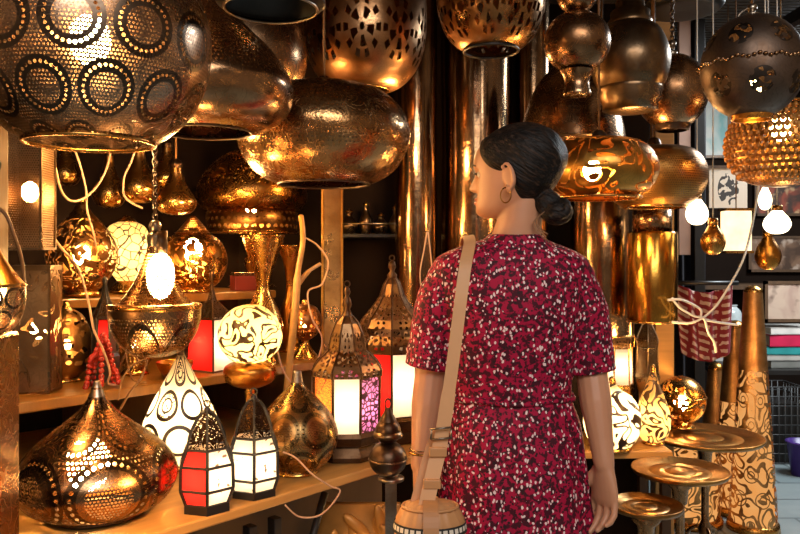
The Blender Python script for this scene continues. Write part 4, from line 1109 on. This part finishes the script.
# neck
def ellring(cx, cy, z, hw, hd, n=40, e=1.0, fn=None):
    out = []
    for j in range(n):
        a = 2*PI*j/n; k = fn(a) if fn else 1.0
        out.append(W(cx+hw*k*sgn_pow(math.cos(a), e), cy+hd*k*sgn_pow(math.sin(a), e), z))
    return out
nk = [(1.33, .268, 1.80, .085, .07), (1.37, .271, 1.798, .066, .062), (1.40, .275, 1.795, .057, .058), (1.43, .281, 1.79, .053, .057), (1.47, .286, 1.788, .051, .057), (1.52, .286, 1.785, .048, .055)]
body.loft([ellring(x, y, z, a, b) for z, x, y, a, b in nk])
# torso
TT = [(.80, .268, 1.80, .160, .118), (.90, .266, 1.80, .152, .112), (.97, .262, 1.80, .138, .098), (1.03, .260, 1.80, .130, .088), (1.10, .259, 1.80, .136, .09), (1.18, .259, 1.80, .148, .1),
      (1.25, .259, 1.80, .156, .104), (1.31, .260, 1.80, .15, .092), (1.345, .262, 1.80, .115, .075), (1.36, .264, 1.80, .08, .062)]
body.loft([ellring(x, y, z, a, b, 40, .85) for z, x, y, a, b in TT])
# legs
for s in (-1, 1):
    x = .267+s*.08
    L = [(.86, x, 1.80, .082), (.75, x, 1.80, .078), (.62, x, 1.80, .066), (.5, x, 1.795, .054), (.45, x, 1.8, .05), (.36, x, 1.81, .051), (.25, x, 1.805, .043), (.12, x, 1.80, .032), (.07, x, 1.80, .032), (.03, x, 1.80, .034)]
    body.loft([ellring(xx, yy, z, r, r, 20) for z, xx, yy, r in L])
    fr = []
    for t in range(9):
        q = t/8; y = 1.765+.22*q; hh = (.055*(1-q)+.016) if q > .15 else .05
        wd = .03+.014*math.sin(PI*q**.8) if q < 1 else .02
        if t in (0, 8): wd *= .55; hh *= .6
        fr.append([W(x+s*.01*q+wd*math.cos(2*PI*j/16), y, .022+hh*.5+hh*.5*math.sin(2*PI*j/16)) for j in range(16)])
    body.loft(fr)
def limb(pts, rs, seg=14):
    pp = [Vector(p) for p in pts]
    body.tube(pp, rs, seg)
    body.sphere(pp[0], rs[0]*.99, seg, 8); body.sphere(pp[-1], rs[-1]*.99, seg, 8)
def arm(sh, el, wr, dwn, nrm, side):
    """nrm: palm normal (towards the thigh); the thumb leads forward (+Y)"""
    sh, el, wr = W(*sh), W(*el), W(*wr)
    p1 = sh.lerp(el, .5); p2 = el.lerp(wr, .35); p3 = el.lerp(wr, .75)
    limb([sh, sh.lerp(el, .25), p1, sh.lerp(el, .8), el, p2, p3, wr], [.040, .044, .042, .039, .037, .037, .028, .0235])
    d = Vector(dwn).normalized(); n = Vector(nrm); n = (n-d*n.dot(d)).normalized(); t = d.cross(n).normalized()
    if t.y < 0: t = -t
    # palm
    R = []
    for q, hw, ht in ((-.012, .023, .020), (.008, .026, .0185), (.03, .033, .0175), (.055, .039, .016), (.078, .040, .0145), (.09, .037, .0115)):
        c = wr+d*q
        R.append([c+t*hw*math.cos(2*PI*j/18)+n*ht*math.sin(2*PI*j/18) for j in range(18)])
    body.loft(R)
    for k, (off, ln, r) in enumerate(((-.0305, .060, .0078), (-.0105, .074, .0086), (.0105, .080, .0088), (.0305, .072, .0085))):
        b = wr+d*.08+t*off
        sp = t*(off*.28)
        curl = (.55, .45, .36, .28)[k]
        a1, a2, a3 = curl*.5, curl*1.5, curl*2.4
        q0 = b-d*.02
        q1 = b+(d*math.cos(a1)+n*math.sin(a1))*ln*.44+sp*.5
        q2 = q1+(d*math.cos(a2)+n*math.sin(a2))*ln*.32+sp*.3
        q3 = q2+(d*math.cos(a3)+n*math.sin(a3))*ln*.24+sp*.15
        limb([q0, b, q1, q2, q3], [r, r*1.08, r*1.0, r*.9, r*.74], 10)
    b = wr+d*.02+t*.024
    q1 = b+(d*.72+t*.55+n*.35).normalized()*.04
    q2 = q1+(d*.9+t*.25+n*.35).normalized()*.032
    q3 = q2+(d*.95+t*.05+n*.4).normalized()*.024
    limb([b-d*.012-t*.008, b, q1, q2, q3], [.013, .0135, .0115, .0098, .0078], 10)
    return wr, d
arm((.118, 1.80, 1.295), (.072, 1.80, 1.07), (.048, 1.755, .865), (-.02, -.08, -1), (1, .1, 0), -1)
arm((.406, 1.80, 1.295), (.452, 1.795, 1.08), (.466, 1.735, .872), (.0, -.06, -1), (-.86, -.5, 0), 1)
def remeshed(mb, name, vox, mat, smooth_it=2, post=None):
    o = mb.build(name, None, None)
    md = o.modifiers.new('r', 'REMESH'); md.mode = 'VOXEL'; md.voxel_size = vox; md.use_smooth_shade = True
    if smooth_it:
        sm = o.modifiers.new('s', 'SMOOTH'); sm.factor = .5; sm.iterations = smooth_it
    dg = bpy.context.evaluated_depsgraph_get(); dg.update()
    me = bpy.data.meshes.new_from_object(o.evaluated_get(dg)); me.name = name
    old = o.data; o.modifiers.clear(); o.data = me; bpy.data.meshes.remove(old)
    if post:
        cs = [(v.co.copy(), v.normal.copy()) for v in me.vertices]
        me.vertices.foreach_set('co', [x for c, n in cs for x in post(c, n)])
    me.materials.clear()
    me.materials.append(mat)
    me.polygons.foreach_set('use_smooth', [True]*len(me.polygons)); me.update()
    o.parent = woman
    return o
def skin_mat():
    m, nt, out = newmat('warm skin'); n = noise(nt, 14, 3)
    c = mixcol(nt, n, (.58, .29, .17), (.50, .235, .13))
    b = bsdf(nt, c, .46, 0, noise(nt, 160, 2), .05, .001)
    p = b.node; p.inputs['Subsurface Weight'].default_value = .12; p.inputs['Subsurface Radius'].default_value = (.02, .008, .004); p.inputs['Subsurface Scale'].default_value = .3
    nt.links.new(b, out.inputs[0]); return m
remeshed(body, 'body', .0030, skin_mat(), 3)

# ---- eyes and brows (children of the person)
for sd in (1, -1):
    c = HP(.0635, .032*sd, .1085)
    MB().sphere(c, .0105, 14, 10).build('eye', plain('eye white', (.6, .52, .46), .3, 0, .05), woman)
    EY = COL.objects[-1]; MB().sphere(HP(.0725, .032*sd+.0005, .1085), .0042, 10, 8).build('iris', plain('brown iris', (.06, .03, .015), .2), EY)
    pts = [HP(headpt(.128+.003*math.sin(t*PI), (.18+.5*t)*sd)[0]+.001, headpt(.128, (.18+.5*t)*sd)[1]*1.0, .127+.004*math.sin(t*PI)) for t in [i/8 for i in range(9)]]
    MB().tube(pts, [.0012, .0022, .0027, .0028, .0028, .0026, .0022, .0017, .001], 6).build('eyebrow', plain('dark brow', (.03, .018, .012), .6), woman)
    pts = [HP(.081-.002*abs(t)-.006*abs(t), (.031+.013*t)*sd, .1115-.004*t*t) for t in [-1+i/4 for i in range(9)]]
    MB().tube(pts, .0016, 5).build('eyelashes', plain('lashes', (.02, .012, .01), .6), woman)
lp = MB()
for hh, rr in ((.0475, .0045), (.0385, .0048)):
    pts = []
    for i in range(9):
        a = -.34+.68*i/8; f_, s_ = headpt(hh, a); pts.append(HP(f_-.0016, s_, hh-.0015*math.cos(a*4)*0))
    lp.tube(pts, [.001, .0025, rr*.8, rr, rr, rr, rr*.8, .0025, .001], 8)
lp.build('lips', plain('rose lips', (.42, .1, .08), .35), woman)

# ---- hair
def hairline(h, a):
    """>0 where hair grows; a = 0 is the face"""
    aa = abs(math.atan2(math.sin(a), math.cos(a)))
    # hairline height as a function of the angle from the face
    lim = interp([(0, .186), (.35, .183), (.7, .168), (.95, .142), (1.15, .122), (1.35, .112), (1.52, .108), (1.7, .100), (1.9, .066), (2.3, .042), (2.7, .036), (PI, .036)], aa)[0]
    return h-lim
hair = MB(); NH = 120; rows = []
for i in range(91):
    h = .028+(.2245-.028)*(i/90)
    row = []
    for j in range(NH):
        a = 2*PI*j/NH
        k = hairline(h, a)
        aa = abs(math.atan2(math.sin(a), math.cos(a)))
        t = max(-1, min(1, k/.016))
        off = .0095*t if t > 0 else .009*t
        back = max(0, -math.cos(a))
        off += .006*back*max(0, t)*gauss(h, .13, .06)
        # soft combed locks running towards the bun
        lock = math.sin((a*9+h*60)+2*mnoise.noise(Vector((math.cos(a)*3, math.sin(a)*3, h*12))))
        off += .0011*lock*max(0, t)
        if i == 90: off = .0
        f, s = headpt(h, a, off, False)
        row.append(HP(f, s, h+(.0095 if h > .2 else 0)*(h-.2)/.0245 if h > .2 else h))
    rows.append(row)
hair.loft(rows)
# bun: a coil of twisted locks
bc = HP(-.087, .014, .012)
R_ = Matrix((Fd, Sd, Ud)).transposed()
hair.sphere(HP(-.068, .006, .035), .033, 16, 10, (1, .9, .9))
hair.sphere(bc, .0275, 18, 12, (1.0, 1, .95))
for k in range(3):
    pts = []
    for i in range(40):
        t = i/39*2*PI*1.25+k*2.1
        rr = .0245+.003*math.sin(t*2+k)
        v = Vector((math.cos(t)*rr, (-.012+.012*k)+.004*math.sin(t*3), math.sin(t)*rr*.95))
        pts.append(bc+R_@(Matrix.Rotation(.55*(k-1), 3, 'X')@v))
    hair.tube(pts, [.0105+.001*math.sin(i*.5) for i in range(40)], 9)
def hair_mat():
    m, nt, out = newmat('dark brown hair')
    mp = nt.nodes.new('ShaderNodeMapping'); mp.inputs['Rotation'].default_value = (0, math.radians(-32), 0); nt.links.new(ocoord(nt), mp.inputs[0])
    w = noise(nt, 150, 3, .2, mp.outputs[0], (.05, 1, 1))
    c = mixcol(nt, ((w-.5)*4).mx(0.0).mn(1.0), (.008, .0065, .006), (.055, .03, .019))
    n2 = noise(nt, 190, 3, .3, mp.outputs[0], (.07, 1, 1))
    nt.links.new(bsdf(nt, c, .46, 0, n2, .8, .006, .16), out.inputs[0]); return m
remeshed(hair, 'hair', .0030, hair_mat(), 1)
st = MB()
for k in range(3):
    st.tube(catmull([HP(-.07, .036, .012), HP(-.056+.004*k, .036, -.004-.004*k), HP(-.058+.004*k, .034, -.026), HP(-.074+.004*k, .026, -.042-.006*k)], 6), .0012, 5)
st.build('loose_strand', plain('light brown hair', (.2, .11, .06), .4), woman)
# earring
ec = HP(-.002, .0765, .050)
MB().torus(ec, .0155, .0017, 30, 8, R_@Matrix.Rotation(PI/2, 3, 'X')@Matrix.Diagonal((.8, 1.1, 1))).build('hoop_earring', M['gold'], woman)

# ---- dress
dr = MB()
def folds(z):
    def fn(a):
        if z > 1.04: return 1+.006*math.sin(a*7+z*30)
        k = min(1, (1.04-z)/.3)
        return 1+(.006+.030*k)*(math.sin(a*13+.7*math.sin(a*3)+z*2.0)*.6+.4*math.sin(a*7-z*3))
    return fn
DT = [(1.397, .274, 1.795, .063, .062), (1.387, .272, 1.796, .072, .068), (1.376, .266, 1.80, .104, .078), (1.36, .262, 1.80, .150, .088), (1.335, .261, 1.80, .182, .100), (1.27, .260, 1.80, .180, .113), (1.2, .260, 1.80, .168, .114),
      (1.12, .260, 1.80, .155, .104), (1.07, .261, 1.80, .147, .098), (1.035, .262, 1.80, .143, .097), (1.015, .262, 1.80, .142, .097), (.995, .263, 1.80, .147, .102), (.95, .266, 1.80, .158, .113), (.88, .268, 1.80, .168, .125), (.78, .270, 1.80, .178, .135), (.65, .272, 1.80, .19, .146), (.52, .274, 1.80, .204, .158), (.42, .275, 1.80, .215, .168)]
zz = sorted([.42+i*(1.397-.42)/110 for i in range(111)])
DTs = sorted(DT)
dr.loft([ellring(*interp(DTs, z)[:2], z, *interp(DTs, z)[2:], 96, .88, folds(z)) for z in zz])
def sleeve(pts, rs):
    pp = [W(*p) for p in pts]; rr = []
    n = 24; cp = []
    for i in range(n+1):
        t = i/n; k = t*(len(pp)-1); a = min(int(k), len(pp)-2); f = k-a
        cp.append(pp[a].lerp(pp[a+1], f)); rr.append((rs[a]*(1-f)+rs[a+1]*f)*(1+.02*math.sin(i*1.3)))
    dr.tube(cp, rr, 28); dr.sphere(pp[0], rs[0]*1.0, 20, 12)
sleeve([(.128, 1.80, 1.292), (.100, 1.80, 1.24), (.083, 1.80, 1.17), (.071, 1.80, 1.085)], [.064, .062, .059, .060])
sleeve([(.396, 1.80, 1.292), (.424, 1.80, 1.24), (.442, 1.80, 1.165), (.454, 1.80, 1.075)], [.064, .062, .058, .057])
def wrinkle(co, nr):
    k = mnoise.noise(Vector((co.x*9, co.y*9, co.z*16)))*.0035+mnoise.noise(Vector((co.x*26, co.y*26, co.z*9+5)))*.002
    return co+nr*k
def dress_mat():
    m, nt, out = newmat('red flecked viscose')
    oc = ocoord(nt)
    wob = nt.nodes.new('ShaderNodeTexNoise'); wob.inputs['Scale'].default_value = 50
    nt.links.new(oc, wob.inputs['Vector'])
    ad = nt.nodes.new('ShaderNodeVectorMath'); ad.operation = 'MULTIPLY_ADD'
    nt.links.new(wob.outputs['Color'], ad.inputs[0]); ad.inputs[1].default_value = (.011, .011, .011); nt.links.new(oc, ad.inputs[2])
    vec = ad.outputs[0]
    big = noise(nt, 95, 2, .3, vec)
    base = mixcol(nt, ((big-.47)*14).mx(0.0).mn(1.0), (.36, .004, .042), (.055, .003, .012))
    vb = voro(nt, 130, 'F1', vec); sx = nt.nodes.new('ShaderNodeSeparateColor'); nt.links.new(vb.outputs['Color'], sx.inputs[0])
    c0 = mixcol(nt, E(nt, vb.outputs['Distance']).lt(.36)*E(nt, sx.outputs[0]).gt(.5), base, (.02, .008, .012))
    va = voro(nt, 135, 'F1', vec, (1.0, 1.0, .62)); sa = nt.nodes.new('ShaderNodeSeparateColor'); nt.links.new(va.outputs['Color'], sa.inputs[0])
    c1 = mixcol(nt, E(nt, va.outputs['Distance']).lt(.34)*E(nt, sa.outputs[1]).gt(.5), c0, (.8, .62, .62))
    nt.links.new(bsdf(nt, c1, .7, 0, noise(nt, 300, 2), .1, .001, .25), out.inputs[0]); return m
MD = dress_mat()
remeshed(dr, 'dress', .0042, MD, 2, wrinkle)
# waist tie
wt = MB()
pts = []
for j in range(49):
    a = 2*PI*j/48
    pts.append(W(.262+.1445*sgn_pow(math.cos(a), .88), 1.80+.0995*sgn_pow(math.sin(a), .88), 1.018+.003*math.sin(a*5)))
wt.tube(pts, .007, 8); wt.build('waist_tie', MD, woman)
# bracelet and sandals
MB().torus(W(.052, 1.765, .893), .030, .0032, 28, 8).build('bracelet', M['gold'], woman)
MB().torus(W(.0535, 1.7665, .9), .0305, .0018, 28, 6).build('bracelet', M['copper'], woman)
lea = plain('tan leather', (.55, .27, .11), .48, 0, .18, 14, .25, .002)
for s in (-1, 1):
    x = .267+s*.08
    m = MB(); m.box(W(x+s*.004, 1.87, .010), (.085, .25, .018))
    m.tube(catmull([W(x-.045, 1.93, .012), W(x-.02, 1.93, .06), W(x+.02+s*.01, 1.93, .06), W(x+.05, 1.93, .012)], 5), .008, 6)
    m.tube(catmull([W(x-.038, 1.79, .012), W(x-.04, 1.79, .09), W(x, 1.755, .1), W(x+.04, 1.79, .09), W(x+.038, 1.79, .012)], 5), .006, 6)
    m.build('sandal', lea, woman, False)

# ================================================================== BAG
bo = P(430, 500, 1.60); bo.z -= .19
bag = thing('shoulder_bag', 'tan leather bucket bag with patterned trim hanging from her left shoulder', 'bag', bo)
def bL(p): return Vector(p)-bo
sk = MB(); rg = []
for z, hw, hd in ((0, .052, .04), (.012, .066, .05), (.06, .076, .056), (.11, .076, .056), (.15, .072, .052), (.172, .06, .043), (.185, .046, .032), (.19, .02, .014)):
    rg.append([Vector((hw*math.cos(2*PI*j/48)*(1+.07*math.sin(j*PI/48*36)*(z/.19)**2), hd*math.sin(2*PI*j/48)*(1+.09*math.sin(j*PI/48*36)*(z/.19)**2), z)) for j in range(48)])
sk.loft(rg); sk.build('pouch', lea, bag)
# trim band with black and white blocks
def trim_mat():
    m, nt, out = newmat('black and white woven trim')
    u, v = uv(nt); k = (u*26).fract().gt(.5); e = v.fract()
    n = ((u*34).fract().gt(.3)*(v.gt(.012))*(v.lt(.032))).inv()
    c = mixcol(nt, n, (.75, .68, .58), (.02, .018, .016)); nt.links.new(bsdf(nt, c, .7), out.inputs[0]); return m
m = MB(); m.lathe([(.0795, .128), (.0765, .148)], 60); 
for i, v in enumerate(m.v): m.v[i] = (v[0]*.985+.0, v[1]*.735, v[2])
m.build('trim_band', trim_mat(), bag)
# flap
fl = MB(); rg = []
for t in range(12):
    q = t/11; y = -.0-.062*math.sin(q*PI*.5); z = .196-.075*q*q-.01*q
    w = .016
    rg.append([Vector((x*w, y+o_, z+o2)) for x, o_, o2 in ((-1, 0, 0), (1, 0, 0), (1, -.004, .003), (-1, -.004, .003))])
fl.loft(rg); fl.build('flap', plain('darker tan leather', (.45, .21, .08), .5, 0, .2, 14), bag, False)
m = MB()
m.torus((0, 0, .178), .058, .0035, 40, 6, Matrix.Diagonal((1, .72, 1)))
m.build('drawstring', lea, bag)
# strap over the shoulder: back run, over the top, front run
strap = MB()
path = [(P(424, 515, 1.575), .016), (P(434, 470, 1.60), .016), (P(441, 440, 1.615), .015), (P(449, 390, 1.63), .0135), (P(457, 330, 1.645), .0135), (P(462, 290, 1.655), .0135), (P(466, 262, 1.672), .0135),
        (Vector((.157, 1.715, 1.375)), .0135), (Vector((.160, 1.775, 1.392)), .0135), (Vector((.160, 1.83, 1.388)), .0135), (Vector((.155, 1.90, 1.335)), .0135), (Vector((.14, 1.935, 1.22)), .0135), (Vector((.105, 1.93, 1.06)), .0135)]
cpts = catmull([tuple(p) for p, w in path], 8)
rg = []
for i, p in enumerate(cpts):
    p = Vector(p); t = (Vector(cpts[min(i+1, len(cpts)-1)])-Vector(cpts[max(i-1, 0)])).normalized()
    sd = Vector((1, 0, .15)); sd = (sd-t*sd.dot(t)).normalized(); nn = t.cross(sd)
    w = path[min(int(i/8), len(path)-1)][1]
    rg.append([bL(p+sd*w+nn*.0018), bL(p+sd*w-nn*.0018), bL(p-sd*w-nn*.0018), bL(p-sd*w+nn*.0018)])
strap.loft(rg); SO = strap.build('strap', plain('pale tan strap leather', (.62, .33, .15), .5, 0, .12, 14), bag, False)
s2 = MB(); rg = []
c2 = catmull([tuple(P(414, 508, 1.60)), tuple(P(430, 450, 1.632)), tuple(P(440, 428, 1.636))], 8)
for p in c2:
    p = Vector(p); rg.append([bL(p+Vector((.011, 0, 0))), bL(p+Vector((.011, .003, 0))), bL(p+Vector((-.011, .003, 0))), bL(p+Vector((-.011, 0, 0)))])
s2.loft(rg); s2.build('strap_end', lea, bag, False)
bk = MB(); c = bL(P(441, 434, 1.608)); 
for s in (-1, 1):
    bk.tube([c+Vector((-.021, -.004, s*.011)), c+Vector((.021, -.004, s*.011+.004))], .0024, 6); bk.tube([c+Vector((s*.021, -.004, -.011)), c+Vector((s*.021, -.004, .011))], .0024, 6)
bk.build('buckle', M['steel'], SO)
for q in (bL(P(438, 452, 1.603)), bL(P(432, 484, 1.59))): MB().box(q, (.037, .011, .019)).build('keeper', lea, SO, False, .002)

# ================================================================== CAMERA, LIGHT, WORLD
cam = bpy.data.cameras.new('camera'); co = bpy.data.objects.new('camera', cam); COL.objects.link(co)
cam.sensor_fit = 'HORIZONTAL'; cam.sensor_width = 36; cam.lens = F*36/800
co.location = (0, 0, CZ); co.rotation_euler = (PI/2, 0, 0); cam.shift_y = -(267-HZ)/800
cam.clip_start = .05; SC.camera = co
def area(name, loc, target, size, power, col, sy=None):
    l = bpy.data.lights.new(name, 'AREA'); l.energy = power; l.color = col; l.size = size
    if sy: l.shape = 'RECTANGLE'; l.size_y = sy
    o = bpy.data.objects.new(name, l); COL.objects.link(o); o.location = loc
    o.rotation_euler = (Vector(target)-Vector(loc)).to_track_quat('-Z', 'Y').to_euler(); return o
def point(name, loc, power, col=(1, .6, .25), r=.05):
    l = bpy.data.lights.new(name, 'POINT'); l.energy = power; l.color = col; l.shadow_soft_size = r
    o = bpy.data.objects.new(name, l); COL.objects.link(o); o.location = loc; return o
# daylight down the invented lane glow behind the viewer
area('lane_daylight', (.5, -1.3, 3.0), (.3, 2.0, 1.3), 2.2, 75, (1, .93, .88), 1.4)
area('alley_daylight', (3.0, 4.0, 2.68), (2.6, 4.2, 0), 1.0, 120, (.86, .95, 1))
WARM = (1, .52, .17)  # unseen warm fill points, added to brighten the stall and under the bench
for nm, p, e in (('stall_fill_bench', (-.72, 2.0, 1.62), 13), ('stall_fill_riser', (-.55, 2.3, 1.5), 12), ('stall_fill_back', (.05, 2.62, 1.75), 10), ('stall_fill_low', (-.42, 1.55, .95), 5),
                 ('stall_fill_shelf', (.95, 2.65, .95), 9), ('stall_fill_right', (.75, 2.45, 1.55), 6), ('stall_fill_left', (-.8, 1.62, 1.25), 4), ('stall_fill_floor', (1.62, 3.15, .9), 7), ('stall_fill_under', (.0, 1.98, .35), 3)):
    point(nm, p, e, WARM, .04)
w = bpy.data.worlds.new('invented lane glow'); SC.world = w; w.use_nodes = True
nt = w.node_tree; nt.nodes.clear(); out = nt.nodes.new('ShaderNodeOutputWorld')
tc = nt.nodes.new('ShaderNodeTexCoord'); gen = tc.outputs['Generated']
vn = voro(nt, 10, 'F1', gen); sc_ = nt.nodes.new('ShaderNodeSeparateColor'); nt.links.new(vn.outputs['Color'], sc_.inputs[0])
spot = E(nt, vn.outputs['Distance']).lt(.16)*E(nt, sc_.outputs[0]).gt(.45)  # invented bulb-like spots, added so the brass has warm glints to reflect
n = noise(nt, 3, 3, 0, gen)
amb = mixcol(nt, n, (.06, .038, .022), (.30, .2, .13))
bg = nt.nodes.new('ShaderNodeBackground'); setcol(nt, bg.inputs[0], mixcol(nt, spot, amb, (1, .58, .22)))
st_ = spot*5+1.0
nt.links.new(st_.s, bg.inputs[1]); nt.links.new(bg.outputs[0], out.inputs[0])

SC.view_settings.view_transform = 'Standard'; SC.view_settings.look = 'None'; SC.view_settings.gamma = 1
SC.view_settings.use_curve_mapping = False; SC.view_settings.exposure = 0.0
cy = SC.cycles
cy.use_denoising = True; cy.max_bounces = 6; cy.diffuse_bounces = 3; cy.glossy_bounces = 4; cy.transparent_max_bounces = 10; cy.transmission_bounces = 2
cy.sample_clamp_indirect = 3.0; cy.sample_clamp_direct = 0; cy.caustics_reflective = False; cy.caustics_refractive = False; cy.blur_glossy = .4
